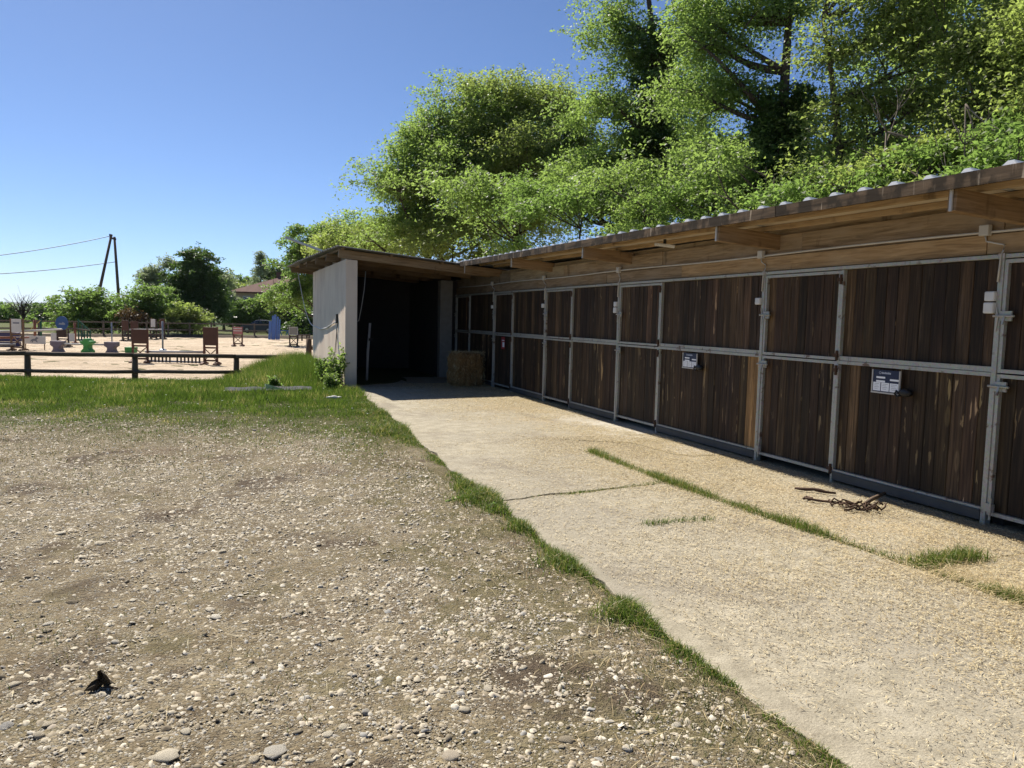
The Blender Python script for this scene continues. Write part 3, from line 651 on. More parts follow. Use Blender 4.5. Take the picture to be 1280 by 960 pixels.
# stall name boards
M['navy'] = plain('navy_print', (0.016, 0.024, 0.062), 0.35, 0, 0.1); M['paper'] = plain('paper_white', (0.84, 0.85, 0.87), 0.5, 0, 0.06)
M['ink'] = plain('grey_ink', (0.20, 0.21, 0.24), 0.6, 0, 0.1); M['pale_print'] = plain('pale_print', (0.42, 0.46, 0.55), 0.5, 0, 0.1)
def stall_sign(y0, y1, z0, z1, label, label2):
    c = ((y0+y1)/2, (z0+z1)/2); w = y1-y0; h = z1-z0
    s = thing('stall_sign', (XF-0.04, c[0], z0), label, 'sign', 'navy and white stall signs')
    m = MB(); m.box(XF-0.046, XF-0.040, y0, y1, z0, z1); m.build('board', M['navy'], s)
    def patch(nm, ya, yb, za, zb, mt, x=0.0478):               # fractions from the reader's left and from the top
        m = MB(); m.box(XF-x, XF-0.0455, y1-yb*w, y1-ya*w, z1-zb*h, z1-za*h); m.build(nm, mt, s)
    for a, b in ((0.02, 0.30), (0.335, 0.635), (0.665, 0.985)): patch('paper_sheet', a, b, 0.57, 0.96, M['paper'])
    for a, b, zc in ((0.13, 0.47, 0.30), (0.13, 0.47, 0.475), (0.66, 0.985, 0.38)): patch('name_strip', a, b, zc, zc+0.085, M['paper'])
    for i in range(9):
        a = 0.335+i*0.039; patch('lettering', a, a+0.028, 0.085+0.01*(i % 3), 0.175, M['pale_print'])
    m = MB(); m.tube([(XF-0.0475, y1-w*(0.27+0.04*math.cos(q)), z1-h*(0.13+0.05*math.sin(q))) for q in np.linspace(0, 2*math.pi, 13)], 0.0025, 5); m.build('emblem', M['pale_print'], s)
    for a, b in ((0.02, 0.30), (0.335, 0.635), (0.665, 0.985)):
        for j in range(4): patch('lettering', a+0.05, b-0.05-0.05*(j % 2), 0.63+0.075*j, 0.643+0.075*j, M['ink'], 0.0487)
    m = MB(); m.box(XF-0.052, XF-0.036, y0-0.012, y0-0.001, z0, z1); m.box(XF-0.052, XF-0.036, y1+0.001, y1+0.012, z0, z1); m.box(XF-0.055, XF-0.036, y0-0.012, y1+0.012, z0-0.014, z0-0.001); m.build('frame', M['grey_pvc'], s)
    # black rubber halter holder hung beside it
    hh = thing('halter_hook', (XF-0.06, y0-0.09, z0), label2, 'hook', 'black halter holders beside the signs')
    m = MB(); cy, cz = y0-0.10, z0+0.02
    prof = [(0.03, 0.0), (0.050, 0.010), (0.054, 0.04), (0.045, 0.06), (0.02, 0.066)]
    b0 = MB(); b0.lathe((0, 0, 0), prof, 18); m.add([(XF-0.03-z, cy+x*1.25, cz+y*0.72) for x, y, z in b0.v], b0.f)
    m.tube([(XF-0.07, cy+0.06, cz-0.02), (XF-0.075, cy+0.10, cz+0.01), (XF-0.07, cy+0.12, cz-0.02), (XF-0.07, cy+0.09, cz-0.045), (XF-0.07, cy+0.055, cz-0.03)], 0.010, 7)
    m.build('holder', M['black'], hh, smooth=True)
stall_sign(5.515, 5.825, 0.995, 1.205, 'navy and white stall sign on nearest panel', 'black rubber halter holder beside the nearest stall sign')
stall_sign(8.84, 9.16, 1.01, 1.205, 'navy and white stall sign left of the fresh orange planks', 'black rubber halter holder left of the orange planks')
s = thing('red_notice', (XF-0.04, 16.53, 0.95), 'small red and white notice beside the hay bale', 'sign')
m = MB(); m.box(XF-0.044, XF-0.040, 16.42, 16.64, 0.93, 1.20); m.build('board', plain('red_print', (0.30, 0.03, 0.03), 0.5), s)
m = MB(); m.box(XF-0.0465, XF-0.0435, 16.435, 16.56, 0.975, 1.085); m.build('paper_sheet', M['paper'], s)
m = MB(); m.box(XF-0.0465, XF-0.0435, 16.44, 16.60, 1.115, 1.135); m.build('lettering', M['paper'], s)
# bits of tack and rope on the ground by the doors
rp = thing('fallen_halter', (5.2, 5.3, 0.01), 'tangled dark halter and rope dropped on the straw', 'halter')
def wob(p0, p1, n, amp, sd, z=0.016):
    r = random.Random(sd); out = []
    for i in range(n+1):
        t = i/n; out.append((p0[0]+(p1[0]-p0[0])*t + r.uniform(-amp, amp), p0[1]+(p1[1]-p0[1])*t + r.uniform(-amp, amp), z+r.uniform(0, 0.022)))
    return out
m = MB(); m.tube(wob((5.02, 5.62), (5.28, 5.33), 6, 0.03, 1), 0.011, 7); m.tube([(5.00, 5.66, .02), (5.05, 5.68, .03), (5.06, 5.62, .03), (5.01, 5.61, .02)], 0.012, 6); m.build('lead_rope', M['rust'], rp, smooth=True)
m = MB()
for q in range(5):
    c = (5.14+0.055*q+0.03*math.sin(q*2), 5.36-0.05*q+0.05*math.cos(q*3)); rr = 0.055+0.02*(q % 3)
    m.tube([(c[0]+rr*math.cos(t)*1.2, c[1]+rr*math.sin(t), 0.02+0.02*((q+i) % 3)) for i, t in enumerate(np.linspace(0, 5.8, 11))], 0.008, 6)
m.tube(wob((5.05, 5.22), (5.33, 5.16), 6, 0.03, 4), 0.010, 6)
m.build('halter_straps', M['rust'], rp, smooth=True)
m = MB(); m.tube([(5.36, 5.30, 0.03), (5.55, 5.40, 0.045), (5.80, 5.50, 0.06)], [0.016, 0.020, 0.017], 8); m.build('stick', M['fence'], rp, smooth=True)
st = thing('broken_stick', (5.3, 5.85, 0.01), 'short dark broken stick on straw beyond the halter', 'stick')
m = MB(); m.tube(wob((5.25, 6.05), (5.48, 5.78), 5, 0.015, 8), [0.012, .018, .016, .02, .014, .01], 6); m.build('twig', M['rust'], st, smooth=True)

# hay bale standing in the shaded corner
hb = thing('hay_bale', (5.35, 17.55, 0.0), 'golden hay bale standing on end by the stable doors', 'hay bale', rz=R(8))
V = []; F = []
nseg = 12
def cubegrid(n, size, fn):
    vs = {}; V = []; F = []
    def key(p): return tuple(round(q, 4) for q in p)
    for ax in range(3):
        for sgn in (-1, 1):
            idx = {}
            for i in range(n+1):
                for j in range(n+1):
                    p = [0, 0, 0]; p[ax] = sgn; p[(ax+1) % 3] = -1+2*i/n; p[(ax+2) % 3] = -1+2*j/n; k = key(p)
                    if k not in vs: vs[k] = len(V); V.append(fn(p))
                    idx[i, j] = vs[k]
            for i in range(n):
                for j in range(n):
                    f = (idx[i, j], idx[i+1, j], idx[i+1, j+1], idx[i, j+1]); F.append(f if sgn > 0 else f[::-1])
    return V, F
def bale(p):
    v = Vector(p); r = max(abs(v.x), abs(v.y), abs(v.z)); l4 = (v.x**6+v.y**6+v.z**6)**(1/6)
    v = v*(r/l4); q = Vector((v.x*0.36, v.y*0.30, v.z*0.40)); w = mnoise.noise_vector(q*4.5)*0.05 + mnoise.noise_vector(q*13)*0.03 + mnoise.noise_vector(q*30)*0.018
    pinch = 1-0.04*math.exp(-((abs(q.x)-0.14)/0.02)**2); return (q.x*1+w.x, q.y*pinch+w.y, q.z*pinch+0.40+w.z)
v_, f_ = cubegrid(18, 1, bale)
t = NT('hay'); n1 = t.noise(t.coord('Object', (1, 1, 1)), 40, 6, 0.7, 1.5); c = t.ramp(n1, [(0.3, (0.07, 0.038, 0.014)), (0.5, (0.27, 0.155, 0.058)), (0.75, (0.50, 0.31, 0.13))]); t.bump(n1, 1.0, 0.03); M['hay'] = t.done(c, 0.85, 0, 0.15)
MB().add(v_, f_).build('body', M['hay'], hb, local=True)
m = MB()
for x in (-0.14, 0.14): m.tube([(x, -0.305, 0.02), (x, -0.305, 0.80), (x, 0.305, 0.80), (x, 0.305, 0.02), (x, -0.305, 0.02)], 0.004, 5)
m.build('twine', M['rust'], hb, local=True)
def straws(name, P, D, L, w, mt, parent=None, zlift=0.004, tilt=0.12, local=False):
    n = len(P); d = unit(np.stack([np.cos(D), np.sin(D), rng.normal(0, tilt, n)], -1)); s = np.stack([-np.sin(D), np.cos(D), np.zeros(n)], -1)*(w/2)[:, None]
    a = P - d*(L/2)[:, None]; b = P + d*(L/2)[:, None]; mid = P + np.stack([np.zeros(n), np.zeros(n), np.abs(rng.normal(0, .003, n))+zlift], -1) + s*rng.normal(0, 2.5, n)[:, None]
    a[:, 2] = np.maximum(a[:, 2], a[:, 2]*0+zlift) if not local else a[:, 2]; V = np.stack([a, mid-s, b, mid+s], 1).reshape(-1, 3)
    return np_obj(name, V, [np.arange(n*4).reshape(n, 4)], mt, parent, local=local)
bp = rng.uniform(-1, 1, (2600, 3)); ax_ = np.argmax(np.abs(bp), 1); bp = bp/np.abs(bp).max(1, keepdims=True)*[0.365, 0.305, 0.40]+[0, 0, 0.41]
o = straws('loose_hay', bp, rng.uniform(0, 6.28, 2600), rng.uniform(.05, .16, 2600), rng.uniform(.004, .008, 2600), M['straw'], hb, 0.0, 0.9, local=True); o['kind'] = 'stuff'

n = 1500; aa = rng.uniform(0, 6.28, n); rr2 = .30+np.abs(rng.normal(0, .30, n)); o = straws('loose_hay', np.stack([rr2*np.cos(aa)*1.1, rr2*np.sin(aa), np.maximum(.012, .07-rr2*.07)*rng.uniform(.3, 1.3, n)], -1), rng.uniform(0, 6.28, n), rng.uniform(.05, .18, n), rng.uniform(.004, .007, n), M['straw'], hb, 0.0, .3, local=True); o['kind'] = 'stuff'
# things in and on the shed
pp = thing('pale_pole', (3.30, 19, 0), 'pale pole standing just inside the dark shed', 'pole')
m = MB(); m.tube([(3.27, 19.0, 0.0), (3.29, 19.02, 0.7), (3.345, 19.05, 1.43)], [0.03, 0.032, 0.028], 8); m.build('shaft', M['grey_pvc'], pp, smooth=True)
m = MB(); m.bar((3.30, 18.97, 1.03), (3.42, 18.97, 1.03), 0.03, 0.06); m.build('bracket', M['iron'], pp)
rr_ = thing('hanging_rope', (2.95, 18, 1.5), 'slack pale rope hanging inside the shed opening', 'rope')
m = MB(); m.tube([(3.05, 18, 2.62), (3.02, 18, 2.2), (2.96, 18, 1.8), (2.90, 18, 1.48), (2.80, 18.02, 1.46)], 0.009, 6); m.build('cord', M['grey_pvc'], rr_, smooth=True)
ls = thing('loose_metal_strip', (1.9, 20.5, 3.4), 'light metal strip poking out over the shed roof edge', 'metal strip')
m = MB(); m.bar((1.44, 20.4, 3.50), (2.75, 20.6, 3.10), 0.12, 0.02); m.bar((1.44, 20.35, 3.512), (2.75, 20.55, 3.112), 0.02, 0.05); m.build('strip', M['roof'], ls)
cb = thing('white_cable', (2.48, 19, 1.4), 'white cable drooping from tree to shed side wall', 'cable')
def onx(px, py, X):
    r = ray(px, py); t = X/r.x; return Vector((0, 0, CAMH)) + r*t
pts = [onx(421, 402, 2.49), onx(415, 405, 2.488), onx(408, 410, 2.488), onx(400, 411, 2.485), onx(394, 408, 2.48)]
e = onx(394, 408, 2.48); far = Vector((2.2, e.y+2.6, 3.0)); 
for i in range(1, 9):
    t_ = i/8; pts.append(e.lerp(far, t_) - Vector((0, 0, 0.55*math.sin(math.pi*t_)*(1-t_*0.4))))
m = MB(); m.tube(pts, 0.013, 6); m.build('line', M['white'], cb, smooth=True)
m = MB(); p = onx(421.5, 399, 2.49); m.box(2.46, 2.515, p.y-0.02, p.y+0.02, p.z-0.10, p.z+0.12); m.build('hook', M['iron'], cb)
m = MB()
for dy, h0 in ((0.0, 0.1), (0.25, 0.1)): m.tube([(2.50, p.y+dy*0.05, p.z-0.05), (2.47, p.y+dy*0.5, 0.9), (2.44, p.y+dy*1.6, h0)], 0.006, 5)
m.build('stay_wire', M['rust'], cb)

# ================================================================== FENCES AND THE ARENA
fn = thing('rail_fence', (-3, 27, ZA), 'low brown post-and-rail fence along the near side of arena', 'fence')
fa, fb = Vector((-16.5, 28.3, 0)), Vector((2.45, 25.95, 0))
def fpt(t): return fa.lerp(fb, t)
def fz(t): p = fpt(t); return max(hz(p.x, p.y), -0.6)
L_ = (fb-fa).length; step = 2.98; ts = []
base = 1 - (Vector((-5.53, 27.2, 0))-fb).length/L_
k = -4
while True:
    t_ = base + k*step/L_; k += 1
    if t_ < 0: continue
    if t_ > 0.97: break
    ts.append(t_)
for t_ in ts:
    p = fpt(t_); m = MB(); m.tube([(p.x, p.y, fz(t_)-0.3), (p.x+.01, p.y, 0.20)], [0.095, 0.088], 9); m.build('post', M['fence'], fn, smooth=True)
zr = lambda t_, hgt: hgt + max(0, (hz(*fpt(t_).xy)+0.5))*0.0
edges_ = [0.0] + ts + [1.0]
for a, b in zip(edges_[:-1], edges_[1:]):
    for hgt, r_ in ((0.225, 0.066), (-0.29, 0.058)):
        pts = [fpt(a+(b-a)*i/4) for i in range(5)]
        m = MB(); m.tube([(p.x, p.y-0.11, hgt + 0.02*mnoise.noise(Vector((p.x*0.8, 1, hgt*9)))) for p in pts], r_, 8); m.build('rail', M['fence'], fn, smooth=True)
ep = thing('end_post', (2.55, 26.6, 0), 'short round brown post beside the shed wall', 'post')
p = at_z(386, 448, 0.15); m = MB(); m.tube([(p.x, p.y, -0.2), (p.x, p.y, 0.80)], [0.10, 0.095], 10); m.build('shaft', plain('end_post', (0.17, 0.11, 0.07), .85), ep, smooth=True)
m = MB(); m.tube([(p.x, p.y, 0.5), (p.x+1.4, p.y+.1, 0.42)], 0.06, 8); m.build('rail', M['fence'], ep, smooth=True)

ff = thing('paddock_fence', (-5, 73, ZA), 'grey wooden paddock fence on the far side of arena', 'fence')
def far_at(px): return at_d(px, 71.5 + 0.012*(px-150), ZA)
for px in range(-60, 360, 27):
    p = far_at(px); m = MB(); m.box(p.x-.07, p.x+.07, p.y-.07, p.y+.07, ZA-.2, ZA+1.28); m.build('post', M['fence_grey'], ff)
for hgt in (0.62, 1.18):
    for px in range(-60, 333, 27):
        a, b = far_at(px), far_at(px+27); m = MB(); m.bar((a.x, a.y-.09, ZA+hgt), (b.x, b.y-.09, ZA+hgt), 0.05, 0.11); m.build('rail', M['fence_grey'], ff)
# bank of earth under the far fence
pts = [far_at(x) for x in range(-80, 420, 20)]
m = MB(); prof = [(-0.7, 0.0), (-0.25, 0.22), (0.3, 0.25), (1.0, 0.0)]
for p in pts: m.v += [(p.x+fx*u_, p.y+fy*u_, ZA-0.03+z) for u_, z in prof]
for i in range(len(pts)-1):
    for j in range(3): b_ = i*4+j; m.f.append((b_, b_+4, b_+5, b_+1))
tag(m.build('earth_bank', plain('bank_earth', (0.10, 0.075, 0.05), .95, 0, .4, 2)), 'low earth bank under the far paddock fence', kind='structure')

def standard(px, py, w, h, panel=None, leg='redwood', label='', group='jump wings in the arena', z0=0.62, xbrace=True, rz=0.0, lean=0.0, name='jump_wing', pw=None, top=True):
    """a wing stand seen from the front: two uprights, feet, cross braces and a board"""
    p = at_z(px, py, ZA); o = thing(name, (p.x, p.y, ZA), label, 'jump stand', group, -YAW+rz); L = M[leg]; t_ = 0.075
    for s in (-1, 1):
        m = MB(); m.box(s*w/2-t_/2, s*w/2+t_/2, -t_/2, t_/2, 0, h); m.build('upright', L, o, local=True)
        m = MB(); m.prism([(-0.36, 0), (0.36, 0), (0.36, 0.05), (0.06, 0.12), (-0.06, 0.12), (-0.36, 0.05)], 'x', s*w/2-0.055, s*w/2+0.055); m.build('foot', L, o, local=True)
    zt = z0 if panel else h
    for zc in (0.16, zt-0.10):
        m = MB(); m.box(-w/2+t_/2, w/2-t_/2, -0.025, 0.025, zc-0.035, zc+0.035); m.build('crossbar', L, o, local=True)
    if xbrace:
        for s in (-1, 1):
            m = MB(); m.bar((-s*w/2*0.9, 0.03*s, 0.20), (s*w/2*0.9, 0.03*s, zt-0.14), 0.03, 0.055, (0, 1, 0)); m.build('brace', L, o, local=True)
    if panel:
        pw_ = pw or w+0.05
        m = MB(); m.box(-pw_/2, pw_/2, -0.065, -0.04, z0, h-0.02 if top else h+0.03); m.build('board', M[panel], o, local=True, bevel=0.006)
    return o
M['board_white'] = plain('board_white', (0.60, 0.58, 0.54), .6, 0, .12); M['board_grey'] = plain('board_grey', (0.24, 0.23, 0.20), .6, 0, .25, 3)
M['board_red'] = plain('board_red', (0.42, 0.16, 0.15), .6, 0, .35, 7); M['timber_dark'] = plain('timber_dark', (0.055, 0.036, 0.026), .7); M['tan'] = plain('tan_timber', (0.17, 0.10, 0.055), .7)
M['blue_paint'] = plain('blue_paint', (0.09, 0.17, 0.42), .5, 0, .15); M['green_paint'] = plain('green_plastic', (0.06, 0.27, 0.06), .55, 0, .12); M['green_dark'] = plain('green_dark', (0.02, 0.085, 0.05), .6)
M['mauve'] = plain('mauve_plastic', (0.17, 0.14, 0.165), .7, 0, .15); M['purple'] = plain('purple_plastic', (0.06, 0.05, 0.11), .6, 0, .2); M['disc_blue'] = plain('disc_blue', (0.035, 0.09, 0.23), .5, 0, .2)
M['pole_pale'] = plain('pale_pole', (0.44, 0.42, 0.40), .6, 0, .2); M['rust_pole'] = plain('rust_pole', (0.22, 0.085, 0.05), .7, 0, .2); M['steel_blue'] = plain('steel_blue', (0.25, 0.28, 0.33), .5, .2, .2)

# the near jump with the picket gate
standard(263.5, 455.5, 0.54, 1.58, 'brown', 'redwood', 'brown boarded jump wing right of the picket gate', z0=0.80)
standard(175.5, 453.0, 0.60, 1.42, 'brown', 'redwood', 'brown boarded jump wing left of the picket gate', z0=0.80, rz=0.1)
a, b = at_z(182, 453, ZA), at_z(257, 455, ZA)
jp = thing('jump_pole', ((a.x+b.x)/2, a.y, ZA+.45), 'pale pole held between the two brown near jump wings', 'jump pole', 'jump poles')
m = MB(); m.tube([(a.x, a.y, ZA+0.46), (b.x, b.y, ZA+0.50)], 0.05, 9); m.build('pole', M['pole_pale'], jp, smooth=True)
pg = thing('picket_gate', ((a.x+b.x)/2, a.y, ZA), 'low picket filler with grey slats under the near pole', 'jump filler')
d = (b-a)
for z in (0.07, 0.36):
    m = MB(); m.bar(a+d*0.06+Vector((0, 0, z)), b-d*0.06+Vector((0, 0, z)), 0.05, 0.07); m.build('rail', M['steel_blue'] if z < .2 else M['pole_pale'], pg)
for i in range(14):
    if i == 6: continue
    q = a + d*(0.10+0.80*i/13.0); m = MB(); m.box(q.x-0.035, q.x+0.035, q.y-0.055, q.y-0.03, ZA+0.02, ZA+0.40); m.build('slat', M['fence_grey'], pg)

# left jumps
w1 = standard(22, 438, 0.62, 1.62, 'board_white', 'tan', 'tan jump wing with pale poster board near left edge', z0=0.92, pw=0.50)
m = MB(); m.box(-0.16, 0.16, -0.072, -0.0655, 1.36, 1.44); m.build('print_panel', M['ink'], w1, local=True)
p = at_z(10, 433, ZA); bx_ = thing('filler_block', (p.x, p.y, ZA), 'stacked dark purple filler blocks at the left edge', 'jump filler')
for i, (z, w) in enumerate(((0.0, 0.62), (0.27, 0.66), (0.54, 0.60))):
    m = MB(); m.box(-w, w, -0.2, 0.2, z+.004, z+0.25); o = m.build('block', M['purple'], bx_, local=True, bevel=0.03)
def jpole(p0, z0, p1, z1, mt, label, r=0.05):
    a, b = at_z(*p0, ZA), at_z(*p1, ZA); o = thing('jump_pole', ((a.x+b.x)/2, (a.y+b.y)/2, ZA+min(z0, z1)), label, 'jump pole', 'jump poles')
    m = MB(); m.tube([(a.x, a.y, ZA+z0), (b.x, b.y, ZA+z1)], r, 8); m.build('pole', M[mt], o, smooth=True)
jpole((-30, 437), 0.92, (20, 437), 0.94, 'pole_pale', 'upper pale pole left of the tan jump wing', .055)
jpole((-30, 437), 0.62, (20, 437), 0.63, 'rust_pole', 'middle brown pole left of the tan jump wing', .055)
jpole((-30, 438), 0.30, (20, 438), 0.31, 'pole_pale', 'lowest pale pole left of the tan jump wing', .055)
jpole((27, 438), 0.98, (78, 434), 1.02, 'pole_pale', 'upper pale pole between poster wing and blue disc', .055)
jpole((27, 438), 0.64, (36, 437), 0.64, 'rust_pole', 'short rusty pole stub right of the poster wing', .045)
hp = at_z(44, 437, ZA); hpn = thing('horse_plank', (hp.x, hp.y, ZA), 'white plank with dark horse silhouette hung below a pole', 'jump filler', rz=-YAW)
m = MB(); m.box(-0.56, 0.56, -0.02, 0.02, 0.30, 0.72); m.build('plank', M['board_white'], hpn, local=True, bevel=.01)
horse = [(-0.20, 0.50), (-0.12, 0.56), (0.02, 0.57), (0.08, 0.66), (0.17, 0.64), (0.20, 0.58), (0.13, 0.57), (0.10, 0.50), (0.16, 0.40), (0.12, 0.38), (0.04, 0.46), (-0.08, 0.46), (-0.10, 0.38), (-0.15, 0.37), (-0.15, 0.46), (-0.24, 0.40)]
m = MB(); m.prism([(x, z) for x, z in horse], 'y', -0.030, -0.0215); m.build('horse_print', M['ink'], hpn, local=True)
m = MB()
for x in (-0.5, 0.5): m.box(x-.02, x+.02, -.015, .015, 0.0, 0.30)
m.build('hanger', M['tan'], hpn, local=True)
b3 = standard(79, 433.5, 0.62, 1.02, 'timber_dark', 'timber_dark', 'dark jump wing topped by a round blue disc', z0=0.55, pw=0.5)
m = MB(); n = 22; m.prism([(0.36*math.cos(2*math.pi*i/n), 1.36+0.40*math.sin(2*math.pi*i/n)) for i in range(n)], 'y', -0.10, -0.05); m.build('disc', M['disc_blue'], b3, local=True)
m = MB(); m.prism([(-0.20, 1.28), (-0.10, 1.38), (-0.02, 1.34), (0.06, 1.42), (0.18, 1.36), (0.20, 1.26)], 'y', -0.108, -0.1005); m.build('emblem', M['steel_blue'], b3, local=True)
for s in (-1, 1):
    m = MB(); m.box(s*0.52-0.16, s*0.52+0.16, -0.03, 0.0, 0.32, 0.78); m.build('side_board', M['board_white'], b3, local=True)
jpole((92, 430), 0.95, (112, 428), 0.80, 'timber_dark', 'dark pole right of the blue disc wing', .04)
# the row of blocks with a pole across
def block(px, py, shape, mt, label, cat='jump block'):
    p = at_z(px, py, ZA); o = thing('jump_block', (p.x, p.y, ZA), label, cat, 'plastic jump blocks', -YAW)
    for i, (poly) in enumerate(shape):
        m = MB(); m.prism(poly, 'y', -0.22, 0.22); m.build('block', M[mt], o, local=True, bevel=0.02)
hour = [(-0.26, 0), (0.26, 0), (0.15, 0.16), (0.15, 0.26), (0.30, 0.36), (0.30, 0.56), (-0.30, 0.56), (-0.30, 0.36), (-0.15, 0.26), (-0.15, 0.16)]
block(73, 440, [hour], 'mauve', 'mauve plastic jump block left of the green one')
block(140, 441, [hour], 'mauve', 'mauve plastic jump block under the thin pale post')
low = [(-0.26, 0), (0.26, 0), (0.24, 0.12), (0.13, 0.22), (0.13, 0.30), (-0.13, 0.30), (-0.13, 0.22), (-0.24, 0.12)]
upb = [(-0.13, 0.305), (0.13, 0.305), (0.13, 0.42), (0.30, 0.50), (0.30, 0.60), (0.16, 0.60), (0.10, 0.72), (-0.10, 0.72), (-0.16, 0.60), (-0.30, 0.60), (-0.30, 0.50), (-0.13, 0.42)]
block(110, 441, [low, upb], 'green_paint', 'bright green stacked plastic jump block')
block(164, 441, [[(-0.22, 0), (0.22, 0), (0.25, 0.30), (-0.25, 0.30)]], 'green_paint', 'bright green plastic tub beside the brown wing')
jpole((66, 440), 0.42, (146, 441), 0.40, 'pole_pale', 'long pale pole laid across the mauve blocks', .045)
# thin posts and further stands
def post(px, py, h, mt, label, r=0.05, extra=None):
    p = at_z(px, py, ZA); o = thing('jump_post', (p.x, p.y, ZA), label, 'post', 'upright posts in the arena')
    m = MB(); m.tube([(p.x, p.y, ZA), (p.x, p.y, ZA+h)], r, 8); m.build('shaft', M[mt], o, smooth=True)
    m = MB(); m.lathe((p.x, p.y, ZA), [(0.20, 0), (0.20, 0.05), (0.08, 0.10)], 12); m.build('base', M[mt], o)
post(140, 433, 1.42, 'steel_blue', 'thin pale grey post behind the right mauve block', .045)
post(203.5, 438, 1.62, 'steel_blue', 'thin blue-grey post right of the boarded wing', .05)
post(94, 429, 1.30, 'rust_pole', 'rusty red post right of the blue disc', .08)
post(51.5, 425, 1.45, 'green_dark', 'dark green post left of the blue disc', .07)
post(44, 426, 1.40, 'rust_pole', 'dark red post with leaning yellow lath', .09)
lth = thing('yellow_lath', tuple(at_z(46, 426, ZA)), 'yellow lath leaning diagonally on the dark red post', 'lath')
p = at_z(45, 425.8, ZA); m = MB(); m.bar((p.x-0.28, p.y-0.12, ZA+0.75), (p.x+0.30, p.y-0.12, ZA+1.35), 0.03, 0.07, (0, 1, 0)); m.build('strip', plain('yellow_paint', (0.5, 0.40, 0.08), .6), lth)
gp = at_z(106, 426, ZA); gw = thing('green_wing', (gp.x, gp.y, ZA), 'green slatted sloping jump wing by the hedge', 'jump stand', rz=-YAW)
for i in range(5):
    x = -0.42+i*0.20; m = MB(); m.box(x-.035, x+.035, -.03, .03, 0.06, 1.50-0.20*i); m.build('slat', M['green_dark'], gw, local=True)
m = MB(); m.bar((-0.46, 0, 0.40), (0.44, 0, 0.40), .05, .08); m.bar((-0.5, 0, 0.06), (0.5, 0, 0.06), .5, .10); m.build('base', M['green_dark'], gw, local=True)
m = MB(); m.bar((-0.46, 0, 1.42), (0.42, 0, 0.66), .05, .08); m.build('top_rail', M['green_dark'], gw, local=True)
standard(157, 426, 0.42, 1.48, 'brown', 'timber_dark', 'dark brown wing standing left of its twin by the hedge', z0=0.72)
standard(168.5, 425, 0.50, 1.42, 'brown', 'timber_dark', 'dark brown wing partly hidden behind the boarded wing', z0=0.72)
w2 = standard(192, 424.5, 0.46, 1.58, 'board_white', 'timber_dark', 'dark wing with small white poster before the hedge', z0=0.95, pw=0.34)
standard(203, 424, 0.34, 1.60, 'brown', 'timber_dark', 'narrow dark wing right of the small white poster', z0=0.95)
jpole((160, 426), 0.80, (203, 424.5), 0.78, 'pole_pale', 'pale upper pole between the dark hedge wings', .05)
jpole((160, 426), 0.45, (203, 424.5), 0.42, 'timber_dark', 'dark lower pole between the hedge wings', .05)
wr = standard(297.5, 432.5, 0.56, 1.28, 'board_red', 'redwood', 'red and white patterned jump wing near the parked car', z0=0.78)
for i, z in enumerate((0.98, 1.13)):
    m = MB(); m.box(-0.28, 0.28, -0.071, -0.0655, z, z+0.05); m.build('stripe', M['board_white'], wr, local=True)
wg = standard(367, 433.5, 0.52, 1.32, 'board_grey', 'timber_dark', 'dark jump wing with framed grey board by the bush', z0=0.80)
m = MB()
for x0, x1, z0, z1 in ((-.30, -.26, .80, 1.34), (.26, .30, .80, 1.34), (-.259, .259, .80, .84), (-.259, .259, 1.30, 1.34)): m.box(x0, x1, -0.075, -0.062, z0, z1)
m.build('frame', M['pole_pale'], wg, local=True)
bp_ = at_z(343, 424.5, ZA); bs = thing('blue_boards', (bp_.x, bp_.y, ZA), 'tall blue boards standing upright together in the arena', 'jump filler', rz=-YAW)
for i, (x, w, h) in enumerate(((-0.42, 0.22, 1.55), (-0.20, 0.20, 2.02), (0.0, 0.18, 2.12), (0.19, 0.18, 1.95), (0.38, 0.14, 1.75))):
    m = MB(); m.bar((x, 0.05*(i % 2), 0), (x+0.06, 0.05*(i % 2)+.06, h), w-.02, 0.05, (0, 1, 0)); m.build('board', M['blue_paint'], bs, local=True)
b2_ = at_z(357, 420.5, ZA); b2 = thing('blue_trestle', (b2_.x, b2_.y, ZA), 'low blue trestle right of the tall blue boards', 'jump filler', rz=-YAW)
for i in range(5):
    x = -0.7+i*0.35; m = MB(); m.bar((x, 0, 0), (x+0.18*(-1)**i, 0, 0.55), 0.06, 0.06); m.build('leg', M['blue_paint'], b2, local=True)
m = MB(); m.bar((-0.85, 0, 0.56), (0.85, 0, 0.56), .09, .08); m.build('beam', M['blue_paint'], b2, local=True)
tr = at_z(379, 426, ZA); t3 = thing('dark_trestle', (tr.x, tr.y, ZA), 'small dark trestle between framed wing and shed', 'jump filler', rz=-YAW)
for x in (-0.45, -0.1, 0.3, 0.5):
    m = MB(); m.box(x-.04, x+.04, -.1, .1, 0, 0.42); m.build('leg', M['timber_dark'], t3, local=True)
m = MB(); m.box(-0.6, 0.6, -.12, .12, 0.425, 0.52); m.build('beam', M['timber_dark'], t3, local=True)
jpole((300, 422), 0.05, (322, 422), 0.05, 'rust_pole', 'rusty pole lying on sand before the car', .06)

